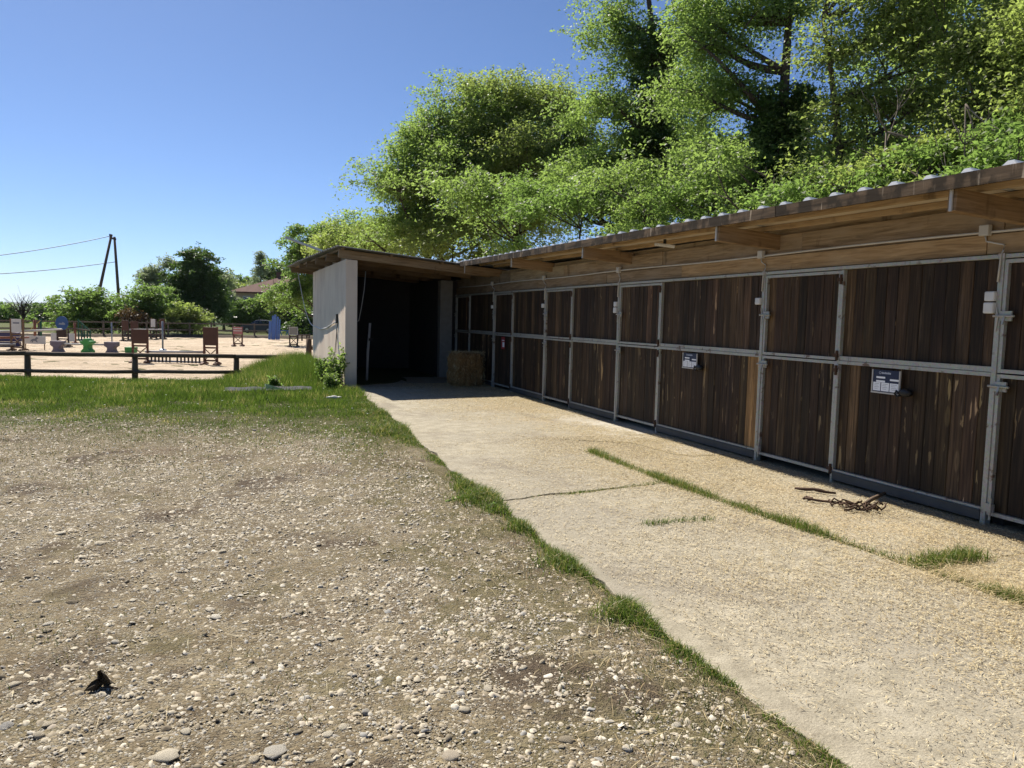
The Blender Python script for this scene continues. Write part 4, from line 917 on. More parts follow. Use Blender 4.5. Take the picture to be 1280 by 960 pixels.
# ------------------------------------------------------------------ car parked behind the arena
cp = at_z(327, 416.5, -0.62); car = thing('parked_car', (cp.x, cp.y, -0.60), 'dark blue-grey car parked beyond the arena fence', 'car', rz=-YAW+R(-14))
M['car'] = plain('car_paint', (0.035, 0.042, 0.062), .25, .5, .08, 3, 0, .6); M['glass'] = plain('car_glass', (0.02, 0.025, 0.03), .05, 0, .05, 3, 0, .9); M['chrome'] = plain('lamp_glass', (0.55, 0.57, 0.6), .1, .2)
prof = [(-2.10, 0.28), (-2.14, 0.55), (-2.06, 0.78), (-1.75, 0.90), (-1.05, 0.98), (-0.95, 1.0), (0.0, 1.0), (1.2, 1.0), (1.85, 1.0), (2.08, 0.92), (2.12, 0.55), (2.05, 0.28), (1.72, 0.26), (1.62, 0.48), (1.36, 0.58), (1.10, 0.48), (1.0, 0.24), (-0.95, 0.24), (-1.05, 0.48), (-1.30, 0.58), (-1.56, 0.48), (-1.66, 0.26)]
m = MB(); m.prism(prof, 'y', -0.86, 0.86); m.build('body', M['car'], car, local=True, bevel=0.06)
cab = [(-1.08, 0.985), (-0.35, 1.40), (0.2, 1.47), (1.0, 1.45), (1.55, 1.28), (1.98, 0.985)]
m = MB(); n = len(cab); V = [(x, -0.82 + 0.30*(z-0.98), z) for x, z in cab] + [(x, 0.82 - 0.30*(z-0.98), z) for x, z in cab]
m.add(V, [tuple(range(n)), tuple(reversed(range(n, 2*n)))] + [(i, i+n, (i+1) % n + n, (i+1) % n) for i in range(n)]); m.build('cabin', M['car'], car, local=True, bevel=0.04)
for s in (-1, 1):
    for poly in ([(-0.86, 1.03), (-0.36, 1.34), (0.12, 1.40), (0.12, 1.03)], [(0.20, 1.03), (0.20, 1.40), (0.95, 1.38), (1.05, 1.03)], [(1.13, 1.03), (1.05, 1.36), (1.45, 1.25), (1.72, 1.03)]):
        V = [(x, s*(0.832 - 0.30*(z-0.98)), z) for x, z in poly] + [(x, s*(0.818 - 0.30*(z-0.98)), z) for x, z in poly]; k = len(poly)
        m = MB(); m.add(V, [tuple(range(k)), tuple(reversed(range(k, 2*k)))] + [(i, i+k, (i+1) % k + k, (i+1) % k) for i in range(k)]); m.build('side_window', M['glass'], car, local=True)
    m = MB(); m.box(-2.13, -1.98, s*0.62-0.16, s*0.62+0.16, 0.60, 0.74); m.build('headlight', M['chrome'], car, local=True, bevel=.02)
    for x in (-1.30, 1.36):
        wv = MB(); wv.lathe((0, 0, 0), [(0.22, 0.0), (0.31, 0.0), (0.33, 0.04), (0.33, 0.18), (0.31, 0.21), (0.2, 0.21)], 20)
        m = MB(); m.add([(x+a_, s*(0.66+c_), 0.33+b_) for a_, b_, c_ in wv.v], wv.f); w_ = m.build('wheel', M['black'], car, local=True)
        wv = MB(); wv.lathe((0, 0, 0), [(0.02, 0.0), (0.20, 0.0), (0.20, 0.02)], 12); m = MB(); m.add([(x+a_, s*(0.872+c_), 0.33+b_) for a_, b_, c_ in wv.v], wv.f); m.build('rim', M['chrome'], w_, local=True)
V = [(x, y*(0.70 if z < 1.2 else 0.66), z) for x, z in ((-1.02, 1.03), (-0.42, 1.375)) for y in (-1, 1)]
m = MB(); m.add([(x-0.02, y, z+0.012) for x, y, z in V] + [(x, y, z-0.01) for x, y, z in V], [(0, 1, 3, 2), (4, 6, 7, 5), (0, 4, 5, 1), (2, 3, 7, 6), (0, 2, 6, 4), (1, 5, 7, 3)]); m.build('windscreen', M['glass'], car, local=True)

# ------------------------------------------------------------------ power line
up = thing('utility_pole', tuple(at_d(135, 92, hz(*at_d(135, 92).xy))), 'pair of dark leaning timber utility poles joined at top', 'utility pole')
def ptd(px, py, d):
    r = ray(px, py); k = d/math.hypot(r.x, r.y); return Vector((0, 0, CAMH)) + r*k
tp = ptd(139.5, 293, 92); t2 = ptd(143, 296, 92.5)
lo1 = ptd(119, 388, 92); lo2 = ptd(149.5, 388, 92.5)
m = MB(); e1 = lo1 + (lo1-tp)*0.12; m.tube([e1, tp], [0.17, 0.12], 9); m.build('strut', M['fence'], up, smooth=True)
m = MB(); e2 = lo2 + (lo2-t2)*0.12; m.tube([e2, t2], [0.17, 0.12], 9); m.build('pole', M['fence'], up, smooth=True)
m = MB(); m.bar(tp-Vector((.2, 0, .35)), t2+Vector((.15, 0, -.25)), .1, .18); m.build('bolt_plate', M['iron'], up)
for z in (0.15,):
    m = MB(); m.lathe(tuple(tp+Vector((-0.15, -0.1, -0.2))), [(0.05, 0), (0.08, 0.05), (0.06, 0.12), (0.08, 0.18), (0.03, 0.25)], 10); m.build('insulator', M['black'], up)
def wire(pxs, d0, d1, sag, label):
    a = ptd(*pxs[0], d0); b = ptd(*pxs[1], d1); o = thing('overhead_wire', tuple((a+b)/2), label, 'wire', 'overhead wires'); n = 30
    m = MB(); m.tube([a.lerp(b, i/n) - Vector((0, 0, sag*4*(i/n)*(1-i/n))) for i in range(n+1)], 0.035, 5); m.build('line', M['iron'], o, smooth=True)
wire(((138, 295), (-170, 332)), 92, 84, 0.55, 'upper overhead wire running left from the poles')
wire(((146, 327), (-170, 347)), 92.4, 84, 0.45, 'lower overhead wire running left from the poles')

# ------------------------------------------------------------------ house behind the trees
hp_ = at_d(338, 120, -0.6); house = thing('house', (hp_.x, hp_.y, -0.6), 'house with brown hipped tile roof showing over bushes', 'house', rz=-YAW)
m = MB(); m.box(-5.2, 8, 0, 9, 0, 5.4); m.build('wall', plain('house_wall', (0.42, 0.33, 0.27), .9), house, local=True)
t = NT('roof_tiles'); n = t.noise(t.coord('Object', (1, 1, 1)), 2, 5); c = t.mix(n, (0.10, 0.055, 0.042), (0.19, 0.105, 0.08)); wv = t.n('ShaderNodeTexWave'); wv.inputs['Scale'].default_value = 3.0; t.bump(wv.outputs['Fac'], 0.5, 0.05); M['tiles'] = t.done(c, .85, 0, .15)
m = MB(); m.add([(-6, -0.8, 5.3), (9, -0.8, 5.3), (9, 9.8, 5.3), (-6, 9.8, 5.3), (0.6, 4.5, 7.9), (5, 4.5, 7.9)] + [(-6, -0.8, 5.12), (9, -0.8, 5.12), (9, 9.8, 5.12), (-6, 9.8, 5.12)],
      [(0, 1, 5, 4), (1, 2, 5), (2, 3, 4, 5), (3, 0, 4), (0, 6, 7, 1), (1, 7, 8, 2), (2, 8, 9, 3), (3, 9, 6, 0), (6, 9, 8, 7)]); m.build('roof', M['tiles'], house, local=True)
m = MB(); m.box(-0.4, 0.3, 4.2, 4.8, 7.0, 8.5); m.build('chimney', M['tiles'], house, local=True)
for x in (-3.5, -0.5, 3):
    m = MB(); m.box(x-.55, x+.55, -0.05, 0.02, 3.4, 4.7); w_ = m.build('window', M['board_white'], house, local=True); m = MB(); m.box(x-.45, x+.45, -.07, -.051, 3.5, 4.6); m.build('pane', M['glass'], w_, local=True)

# ================================================================== TREES
def leaves(C, A, Rr, per, L, asp=0.55, flat=0.45, droop=0.22, twigs=11, upn=1.0, r=None):
    """leaf sprays: C centres, A outward axes, Rr radii -> verts (n*4,3)"""
    r = r or rng; n = len(C)
    d = unit(A[:, None, :]*0.75 + r.normal(0, 0.8, (n, twigs, 3))*[1, 1, flat]); ln = Rr[:, None]*r.uniform(0.45, 1.1, (n, twigs))
    k = max(1, per//twigs); t = r.uniform(0.05, 1.0, (n, twigs, k))**0.8
    st = C[:, None, :] - A[:, None, :]*(0.35*Rr)[:, None, None] + r.normal(0, 0.20, (n, twigs, 3))*[1, 1, flat]*Rr[:, None, None]
    p = st[:, :, None, :] + d[:, :, None, :]*(ln[:, :, None]*t)[..., None]
    p[..., 2] -= droop*(ln[:, :, None]*t*t) * 1.0
    p = p + r.normal(0, 0.10, p.shape)*[1, 1, min(1, flat*1.3)]*Rr[:, None, None, None]
    dd = unit(np.broadcast_to(d[:, :, None, :], p.shape)*0.5 + r.normal(0, 0.7, p.shape)*[1, 1, 0.55] + [0, 0, -0.25])
    nn = unit(r.normal(0, 0.6, p.shape) + [0, 0, upn*0.6]); w = unit(np.cross(nn, dd)); nn = np.cross(dd, w)
    Lf = L*r.uniform(0.65, 1.3, p.shape[:-1])[..., None]
    v = np.stack([p - w*Lf*asp*0.38, p + dd*Lf*0.42 + w*Lf*asp*0.62 + nn*Lf*0.10, p + dd*Lf - w*Lf*asp*0.12 - nn*Lf*0.05], -2)
    return v.reshape(-1, 3)
def leaf_obj(name, V, mt, parent):
    n = len(V)//3; return np_obj(name, V, [np.arange(n*3).reshape(n, 3)], mt, parent)
def curve(p, q, n, sag=0.0, wig=0.1, r=random):
    p = Vector(p); q = Vector(q); L = (q-p).length; out = []
    off = [Vector((r.uniform(-1, 1), r.uniform(-1, 1), r.uniform(-.6, .6)))*wig*L for _ in range(3)]
    for i in range(n+1):
        t = i/n; v = p.lerp(q, t) + off[0]*math.sin(math.pi*t)*0.5 + off[1]*math.sin(2*math.pi*t)*0.25; v.z += sag*L*math.sin(math.pi*t); out.append(v)
    return out
def tree(name, label, base, H, blobs, ncl, per, L, mt, cat='tree', group=None, trunk_r=0.18, bark='bark', limbs=9, cr=(0.55, 0.95), lean=(0, 0), ivy=0, tfrac=0.8, shell=0.45, seed=1, flat=0.52, twig_prob=0.6, trunk_pts=None, droop=0.22):
    """blobs: crown lobes (dx,dy,z,rx,ry,rz) about the base"""
    r = np.random.default_rng(seed); pr = random.Random(seed); bx, by = base[0], base[1]; bz = hz(bx, by)
    o = thing(name, (bx, by, bz), label, cat, group)
    vol = np.array([b[3]*b[4]*b[5] for b in blobs])**0.75; pick = r.choice(len(blobs), ncl, p=vol/vol.sum()); B = np.array(blobs, float)[pick]
    s = unit(r.normal(0, 1, (ncl, 3))); s[:, 2] = np.where(s[:, 2] < -0.55, -s[:, 2]*0.6, s[:, 2]); rad = r.uniform(0, 1, ncl)**shell
    bump = 1 + 0.42*fbm(s[:, 0]*2+B[:, 0], s[:, 1]*2+s[:, 2]*2.4, 1.6, seed, 3)
    C = np.array([bx, by, bz]) + B[:, :3] + s*B[:, 3:]*(rad*bump)[:, None]
    cz = B[:, 2] + bz - B[:, 5]*0.6
    A = unit(C - np.stack([np.full(ncl, bx)+B[:, 0]*0.6, np.full(ncl, by)+B[:, 1]*0.6, cz], -1)); A[:, 2] = A[:, 2]*0.30 + r.normal(0, .12, ncl); A = unit(A)
    Rr = r.uniform(cr[0], cr[1], ncl)
    V = leaves(C, A, Rr*1.3, int(per*PERX), L*0.92, flat=flat, r=r, droop=droop)
    m = MB(); top = Vector((bx+lean[0], by+lean[1], bz+H*tfrac))
    tp = [Vector(p) for p in trunk_pts] if trunk_pts else curve((bx, by, bz-0.2), top, 9, 0, 0.06, pr)
    nt = len(tp); rd = [trunk_r*(1-0.86*(i/(nt-1))**1.1)+0.012 for i in range(nt)]; rd[0] *= 1.35
    m.tube(tp, rd, 9)
    order = r.permutation(ncl)[:limbs]; skel = [(p, rd[i]) for i, p in enumerate(tp)][3:]
    for j in order:
        q = Vector(C[j]); cand = [(p, rr) for p, rr in [(tp[i], rd[i]) for i in range(2, nt)] if p.z < q.z - 0.15*(q-p).length] or [(tp[2], rd[2])]
        p, rr = min(cand, key=lambda c: (c[0]-q).length + 0.8*abs((q.z-c[0].z) - 0.7*(q-c[0]).to_2d().length))
        cv = curve(p, q, 7, -0.05, 0.13, pr); r0 = min(rr*0.7, 0.10); rs = [r0*(1-0.85*i/7)+0.006 for i in range(8)]; m.tube(cv, rs, 6); skel += list(zip(cv, rs))[2:]
    sk = np.array([tuple(p) for p, _ in skel])
    for j in range(ncl):
        if r.uniform() > twig_prob: continue
        q = C[j]; i = int(np.argmin(((sk-q)**2).sum(1) + 2*np.maximum(0, sk[:, 2]-q[2])))
        if np.linalg.norm(sk[i]-q) < 0.15: continue
        cv = curve(tuple(sk[i]), tuple(q), 4, 0.04, 0.12, pr); m.tube(cv, [min(0.028, skel[i][1]*0.7)*(1-0.75*k/4)+0.003 for k in range(5)], 4)
    m.build('trunk', M[bark], o, smooth=True)
    leaf_obj('crown', V, M[mt], o)
    if ivy:
        ti = r.uniform(0.10, ivy, 420); pos = np.array([tuple(tp[0].lerp(tp[-1], 0)) for _ in ti]); arr = np.array([tuple(p) for p in tp])
        f = ti*(nt-1); i0 = np.clip(f.astype(int), 0, nt-2); w = (f-i0)[:, None]; pos = arr[i0]*(1-w)+arr[i0+1]*w
        ang = r.uniform(0, 6.28, len(ti)); rad = r.uniform(0.25, 0.85, len(ti))*(0.7+0.6*np.sin(ti*9+1)**2); A2 = np.stack([np.cos(ang), np.sin(ang), np.full(len(ti), 0.1)], -1)
        V2 = leaves(pos + A2*rad[:, None], unit(A2), np.full(len(ti), 0.42), 120, 0.10, 0.8, 0.8, 0.15, 7, 0.5, r)
        leaf_obj('ivy', V2, M['leaf_dark'], o)
    return o
PERX = 1.2
def px_r(px, d): return px/FPX*d
def fpos(px, d): p = at_d(px, d); return (p.x, p.y)
def htop(py, px, d): return (391+0.0244*(px-281)-py)/FPX*d + CAMH
FG = 'wood behind the stables'
# --- the wood behind the stable, left to right
def blob(px, py, d, rx, rz, base, dd=0.0, ry=None):
    """lobe centred on column px, row py at distance d, relative to base"""
    p = ptd(px, py, d+dd); return (p.x-base[0], p.y-base[1], p.z-hz(*base), rx, ry or rx, rz)
def ftree(label, px, d, lobes, ncl, per, L, mt, H=None, **kw):
    b = fpos(px, d); bl = [blob(q[0], q[1], d, q[2], q[3], b, q[4] if len(q) > 4 else 0.0) for q in lobes]
    Hh = H or max(x[2]+x[5] for x in bl)
    return tree(kw.pop('name', 'broadleaf_tree'), label, b, Hh, bl, ncl, per, L, M_(mt), group=kw.pop('group', FG), **kw)
def M_(k): return k
ftree('rounded yellow-green tree at the left end of the wood', 535, 38, [(540, 190, 2.6, 2.6), (500, 240, 2.2, 1.9), (580, 160, 2.4, 2.2), (545, 275, 2.8, 1.6), (610, 230, 2.2, 2.4), (480, 225, 1.1, 1.0), (500, 290, 2.2, 1.2), (600, 290, 2.4, 1.4), (560, 220, 2.4, 1.8), (520, 180, 1.4, 1.1), (560, 205, 1.6, 1.2, -2.6), (610, 215, 1.6, 1.2, -2.8), (520, 235, 1.4, 1.0, -2.2), (600, 150, 1.5, 1.0, -2.2)], 450, 200, 0.155, 'leaf_bright', trunk_r=.2, seed=11, limbs=14, cr=(.7, 1.15))
ftree('tall open-topped tree behind the rounded yellow-green one', 645, 37, [(640, 140, 2.2, 1.9), (600, 120, 1.3, 1.1), (690, 140, 1.8, 1.9), (650, 210, 2.8, 2.0), (700, 220, 2.4, 2.2), (660, 280, 2.6, 1.6), (640, 240, 2.4, 1.8), (620, 180, 2.2, 1.5), (700, 150, 1.7, 1.4), (725, 190, 1.8, 1.5), (660, 185, 1.6, 1.2, -2.6), (690, 220, 1.6, 1.1, -2.6)], 440, 195, 0.15, 'leaf_yellow', cr=(.7, 1.1), trunk_r=.22, seed=12, limbs=16)
ftree('low yellowish tree rising right behind the shed roof', 480, 44, [(470, 300, 2.6, 1.4), (430, 312, 2.0, 1.0), (520, 290, 2.6, 1.8)], 170, 170, 0.17, 'leaf_yellow', trunk_r=.15, seed=13)
ftree('dark green tree showing left of the shed roof', 410, 58, [(405, 305, 2.7, 1.9), (380, 330, 2.2, 2.2), (440, 300, 2.4, 1.5), (372, 365, 2.0, 2.0)], 210, 170, 0.21, 'leaf_mid', trunk_r=.2, seed=14)
bB = fpos(782, 27.5)
ftree('tall ivy-clad tree with a narrow ragged crown', 782, 27.5, [(765, 20, 1.7, 1.3), (730, 55, 1.0, 0.7), (800, 80, 1.5, 1.4), (760, 140, 1.7, 1.1), (815, 170, 1.6, 1.3), (740, 210, 1.7, 1.0), (790, 240, 1.9, 1.2), (840, 60, 0.9, 0.8), (780, -60, 1.4, 1.4), (830, 250, 1.7, 1.0), (720, 260, 1.6, .9)], 270, 200, 0.125, 'leaf_bright', trunk_r=.26, ivy=0.78, seed=15, limbs=20, tfrac=.92, shell=.55)
ftree('big ivy-smothered tree in the middle of wood', 968, 21.5, [(890, 60, 1.2, 0.9), (940, 20, 1.3, 0.9), (870, 130, 1.3, 0.7), (1000, 10, 0.8, 0.6), (920, 110, 1.2, 0.6), (900, 180, 1.5, 0.6), (985, 160, 1.1, 0.7), (960, 210, 1.7, 0.6), (870, 10, 0.8, 0.8), (930, -60, 1.6, 1.2), (1000, 240, 1.5, .7), (900, 245, 1.6, .7)], 255, 200, 0.105, 'leaf_bright', trunk_r=.30, ivy=0.72, seed=16, limbs=22, tfrac=.85, shell=.6)
ftree('slim leaning tree with exposed dark limbs', 1098, 19, [(1060, 60, 1.0, 0.7), (1110, 30, 1.3, 0.8), (1150, 70, 1.1, 0.8), (1070, 130, 1.0, 0.6), (1130, 130, 1.1, 0.6), (1040, 180, 0.9, 0.5), (1100, -50, 1.5, 1.0), (1170, 20, 0.9, .7), (1060, 225, 1.4, .6), (1140, 200, 1.3, .7)], 215, 180, 0.10, 'leaf_yellow', trunk_r=.17, lean=(-1.1, 1.0), seed=17, limbs=18, shell=.6, twig_prob=.8)
ftree('dense light-green tree at the right edge', 1235, 18, [(1210, 60, 1.2, 0.9), (1260, 90, 1.4, 1.0), (1240, 160, 1.4, 0.8), (1200, 130, 0.9, 0.7), (1290, 30, 1.2, 1.0), (1230, -40, 1.6, 1.0), (1290, 150, 1.2, .9), (1200, 200, 1.2, .6)], 190, 180, 0.10, 'leaf_yellow', trunk_r=.18, seed=18, limbs=14)
ftree('yellow-green tree just beyond the right edge', 1335, 16.5, [(1310, 60, 1.1, 1.0), (1340, 130, 1.3, 1.1), (1300, 180, 0.9, 0.6), (1360, 0, 1.2, 1.0)], 110, 180, 0.10, 'leaf_yellow', trunk_r=.16, seed=19)
ftree('deep green tree filling the gap behind the ivy trees', 868, 31, [(860, 120, 1.7, 1.2), (830, 200, 2.2, 1.5), (900, 230, 2.4, 1.4), (870, 30, 1.0, .9)], 190, 160, 0.14, 'leaf_mid', trunk_r=.2, seed=20, limbs=14)
ftree('tall back tree behind the leaning tree', 1165, 27, [(1150, 90, 2.2, 1.6), (1200, 150, 2.6, 1.6), (1110, 170, 2.2, 1.4), (1260, 60, 2.0, 1.6), (1180, 10, 1.8, 1.2), (1080, 230, 1.8, 1.0), (1250, 200, 2.4, 1.2)], 170, 150, 0.14, 'leaf_bright', trunk_r=.22, seed=21, limbs=16)
ftree('deep shade tree low behind the stable roof', 1030, 26, [(1030, 210, 2.0, 1.2), (980, 240, 2.2, 1.0), (1060, 250, 2.2, 1.0)], 130, 150, 0.13, 'leaf_dark', trunk_r=.16, seed=22)
# hazel-like shrubs leaning over the roof
SG = 'shrubs leaning over the stable roof'
sh = [(565, 35.5, 'leaf_yellow', 312, 30, 'bright shrub low behind the shed and stable corner'), (650, 30, 'leaf_bright', 268, 31, 'leafy shrub above the far end of stable roof'),
      (725, 25.5, 'leaf_mid', 282, 32, 'layered shrub left of the narrow ivy tree'), (800, 22.5, 'leaf_bright', 240, 33, 'layered shrub below the narrow ivy tree'),
      (880, 20, 'leaf_mid', 262, 34, 'layered shrub in front of the ivy trees'), (960, 18.3, 'leaf_bright', 222, 35, 'bright drooping shrub under the ivy-smothered tree'),
      (1040, 16.8, 'leaf_mid', 238, 36, 'shrub between ivy-smothered tree and the dead branches'), (1140, 15.8, 'leaf_yellow', 222, 37, 'sparse sunlit shrub below the dead branches'),
      (1250, 15, 'leaf_mid', 205, 38, 'shrub above the roof at the right edge')]
for px, d, mt, py, sd, lab in sh:
    k = d/20.0; b = fpos(px, d); q = random.Random(sd)
    lob = [(px+q.uniform(-85, 85), py+q.uniform(-45, 50), q.uniform(.7, 1.3)*k, q.uniform(.15, .5)*k, q.uniform(-1.5, 1.5)) for _ in range(8)] + [(px, py+48, 1.5*k, .45*k)]
    ftree(lab, px, d, lob, {36: 40, 37: 30, 38: 36}.get(sd, 54), 210, 0.105*max(1, k*0.95), mt, name='roadside_shrub', cat='shrub', group=SG, trunk_r=.07, limbs=12, cr=(0.45*k, 0.95*k), seed=sd, flat=.36, shell=.75, droop=.36)
# dead pale branches
def dead(name, label, px, d, py0, tips, r0, seed, bark='bark_pale'):
    pr = random.Random(seed); b = at_d(px, d); bz = hz(b.x, b.y); o = thing(name, (b.x, b.y, bz), label, 'tree'); m = MB()
    top = ptd(px, py0, d); tr = curve((b.x, b.y, bz), top, 8, 0, .05, pr); m.tube(tr, [r0*(1-.5*i/8) for i in range(9)], 7)
    for (x, y, k) in tips:
        e = ptd(x, y, d + pr.uniform(-1, 1)); s = tr[pr.randint(5, 8)]; cv = curve(s, e, 7, -.02, .14, pr); rs = [r0*.5*(1-.85*i/7)+.004 for i in range(8)]; m.tube(cv, rs, 5)
        for _ in range(k):
            i = pr.randint(2, 6); q = cv[i]; e2 = q + (e-s)*pr.uniform(.2, .5) + Vector((pr.uniform(-.5, .5), pr.uniform(-.5, .5), pr.uniform(-.1, .5)))*0.12*d/4
            m.tube(curve(q, e2, 4, 0, .15, pr), [rs[i]*.6*(1-.8*k2/4)+.003 for k2 in range(5)], 4)
    m.build('branches', M[bark], o, smooth=True); return o
dead('dead_tree', 'pale dead tree snag with bare twigs above the roof', 1108, 16.6, 165, [(1090, 130, 4), (1130, 175, 5), (1160, 165, 5), (1085, 190, 5), (1140, 200, 6), (1120, 110, 4), (1180, 185, 5)], .035, 3)
dead('dead_tree', 'thin bare sapling left of the bright right-edge shrub', 1207, 15.5, 130, [(1190, 150, 3), (1240, 140, 4), (1180, 190, 4), (1250, 175, 4), (1225, 195, 4)], .022, 4)
dead('dead_tree', 'bare twigs poking over the roof below the ivy tree', 1000, 16.9, 245, [(960, 245, 3), (1020, 225, 3), (985, 225, 2)], .015, 5)
# --- hedges and trees beyond the arena
HG = 'trees and bushes beyond the arena'
def btree(label, px, d, lobes, ncl, per, L, mt, name='bush', cat='bush', **kw): return ftree(label, px, d, lobes, ncl, int(per*.8), L*1.1, mt, name=name, cat=cat, group=HG, **kw)
btree('broad dark hedge bush below the utility poles', 112, 78, [(95, 385, 1.9, 1.9), (130, 388, 2.0, 1.9), (112, 372, 1.6, 1.2), (80, 400, 1.5, 1.2), (148, 402, 1.4, 1.2), (105, 404, 2.4, 0.9), (128, 405, 2.2, .8)], 190, 110, 0.24, 'leaf_mid', seed=41, trunk_r=.1, cr=(.5, .9))
btree('mid-green bush right of the utility poles', 178, 76, [(170, 382, 2.2, 1.9), (195, 378, 2.0, 1.8), (160, 400, 1.8, 1.2), (205, 398, 2.2, 1.5), (182, 404, 2.4, 1.0)], 190, 110, 0.24, 'leaf_mid', seed=42, trunk_r=.1, cr=(.5, .9))
btree('rusty-leaved low bush before the mid-green bush', 165, 73.5, [(166, 398, 1.2, .8)], 24, 90, 0.2, 'leaf_rust', seed=43, trunk_r=.05, cr=(.4, .7), limbs=4)
btree('yellow-tinged low bush under the big dark tree', 240, 74, [(232, 396, 1.8, 1.2), (250, 404, 1.4, .9), (215, 404, 1.5, .9), (232, 408, 1.8, .6)], 110, 110, 0.22, 'leaf_yellow', seed=44, trunk_r=.08, cr=(.4, .75))
btree('big dark dome-shaped tree behind the arena', 243, 86, [(242, 342, 2.3, 2.2), (228, 362, 1.9, 2.2), (262, 362, 1.7, 2.3), (243, 385, 3.0, 1.7), (242, 322, 1.4, 1.1), (265, 390, 1.7, 1.5)], 300, 170, 0.25, 'leaf_dark', name='chestnut_tree', cat='tree', seed=45, trunk_r=.22, cr=(.6, 1.0), shell=.36)
btree('pale grey-green willow behind the big dark tree', 196, 100, [(194, 352, 1.8, 2.4), (185, 345, 1.1, 1.6), (212, 332, 1.1, 1.2)], 110, 90, 0.26, 'leaf_grey', name='willow_tree', cat='tree', seed=46, trunk_r=.16, shell=.6)
btree('pale grey-green tree peeking right of the dark dome', 280, 102, [(278, 352, 1.4, 2.0), (284, 378, 1.6, 1.8)], 75, 90, 0.26, 'leaf_grey', name='willow_tree', cat='tree', seed=47, trunk_r=.16, shell=.6)
btree('dark leafy bush in front of the house', 310, 99, [(305, 388, 2.2, 1.8), (324, 382, 1.9, 1.6), (310, 402, 2.4, 1.2), (290, 402, 1.6, 1.2)], 150, 110, 0.28, 'leaf_mid', seed=48, trunk_r=.1)
btree('tall yellow-green bush left of the shed wall', 372, 97, [(360, 388, 2.6, 2.4), (380, 372, 3.0, 2.8), (372, 400, 3.2, 1.8), (352, 404, 1.8, 1.4), (394, 400, 2.2, 2.2), (392, 380, 2.6, 2.8)], 280, 120, 0.28, 'leaf_yellow', seed=49, trunk_r=.12, cr=(.7, 1.2))
btree('shady bush low beside the shed wall', 388, 90, [(384, 408, 2.6, 1.2), (398, 402, 2.4, 1.5)], 100, 110, 0.26, 'leaf_dark', seed=50, trunk_r=.1)
# conifer with level boughs, far behind the house
cp_ = at_d(326, 150); cz = hz(cp_.x, cp_.y); con = thing('conifer', (cp_.x, cp_.y, cz), 'grey-green conifer rising behind the house roof', 'tree', HG)
topz = htop(319, 326, 150); m = MB(); m.tube([(cp_.x, cp_.y, cz), (cp_.x, cp_.y, topz)], [.25, .03], 7); m.build('trunk', M['bark'], con, smooth=True)
n = 90; hh = rng.uniform(0.30, 1.0, n); an = rng.uniform(0, 6.28, n); rad = (1.02-hh)*4.6*rng.uniform(.4, 1, n)
A2 = np.stack([np.cos(an), np.sin(an), np.full(n, 0.12)], -1); C2 = np.array([cp_.x, cp_.y, 0]) + A2*rad[:, None]; C2[:, 2] = cz + (topz-cz)*hh
leaf_obj('crown', leaves(C2, unit(A2), np.full(n, 1.0), 80, 0.36, .3, .3, .2, 6, .8), M['leaf_grey'], con)
dead('bare_tree', 'bare dark pollarded tree beyond the far fence at left', 28, 96, 393, [(17, 380, 7), (28, 375, 8), (38, 382, 7), (22, 378, 7), (34, 377, 7), (20, 386, 6), (37, 387, 6), (31, 380, 7)], .17, 6, 'bark')
for i, (px, d, py, lab) in enumerate(((5, 140, 396, 'dark hedgerow tree at the far left edge'), (62, 150, 390, 'hedgerow tree right of the bare tree'), (45, 170, 392, 'small round hedgerow tree behind the bare tree'), (288, 150, 360, 'woodland tree left of the house roof'), (303, 165, 352, 'taller woodland tree beside the house roof'), (345, 160, 338, 'woodland tree behind the house ridge'), (268, 170, 358, 'faint woodland tree behind the pale willow'))):
    btree(lab, px, d, [(px, py, 3.0, 2.2), (px+14, py+6, 2.6, 2.0), (px-13, py+5, 2.6, 2.0), (px, py+14, 4.2, 2.2)], 70, 70, 0.50, ('leaf_mid', 'leaf_dark', 'leaf_mid', 'leaf_yellow')[i % 4], name='woodland_tree', cat='tree', seed=60+i, cr=(.8, 1.4), trunk_r=.2, limbs=6)

# ================================================================== GROUND COVER
def blades(P, H, w, lean, mt, name, parent=None, r=None, label=None, kind='stuff', tri=False):
    r = r or rng; n = len(P); a = r.uniform(0, 6.283, n); s = np.stack([np.cos(a), np.sin(a), np.zeros(n)], -1)*(w/2)[:, None]
    b = r.uniform(0, 6.283, n); ld = np.stack([np.cos(b), np.sin(b), np.zeros(n)], -1)*(H*lean)[:, None]; up = np.stack([np.zeros(n), np.zeros(n), H], -1)
    m_ = P + up*0.55 + ld*0.3; tip = P + up*np.sqrt(np.maximum(0.1, 1-lean**2*0.6))[:, None] + ld
    if tri:
        o = np_obj(name, np.stack([P-s, P+s, tip], 1).reshape(-1, 3), [np.arange(n*3).reshape(n, 3)], mt, parent)
    else:
        V = np.stack([P-s, P+s, m_+s*0.75, m_-s*0.75, tip], 1).reshape(-1, 3); i = np.arange(n)[:, None]*5
        o = np_obj(name, V, [i+[0, 1, 2, 3], i+[3, 2, 4]], mt, parent)
    o['kind'] = kind
    if label: o['label'] = label
    return o
def noise2(x, y, s, seed): return fbm(x, y, s, seed, 3)
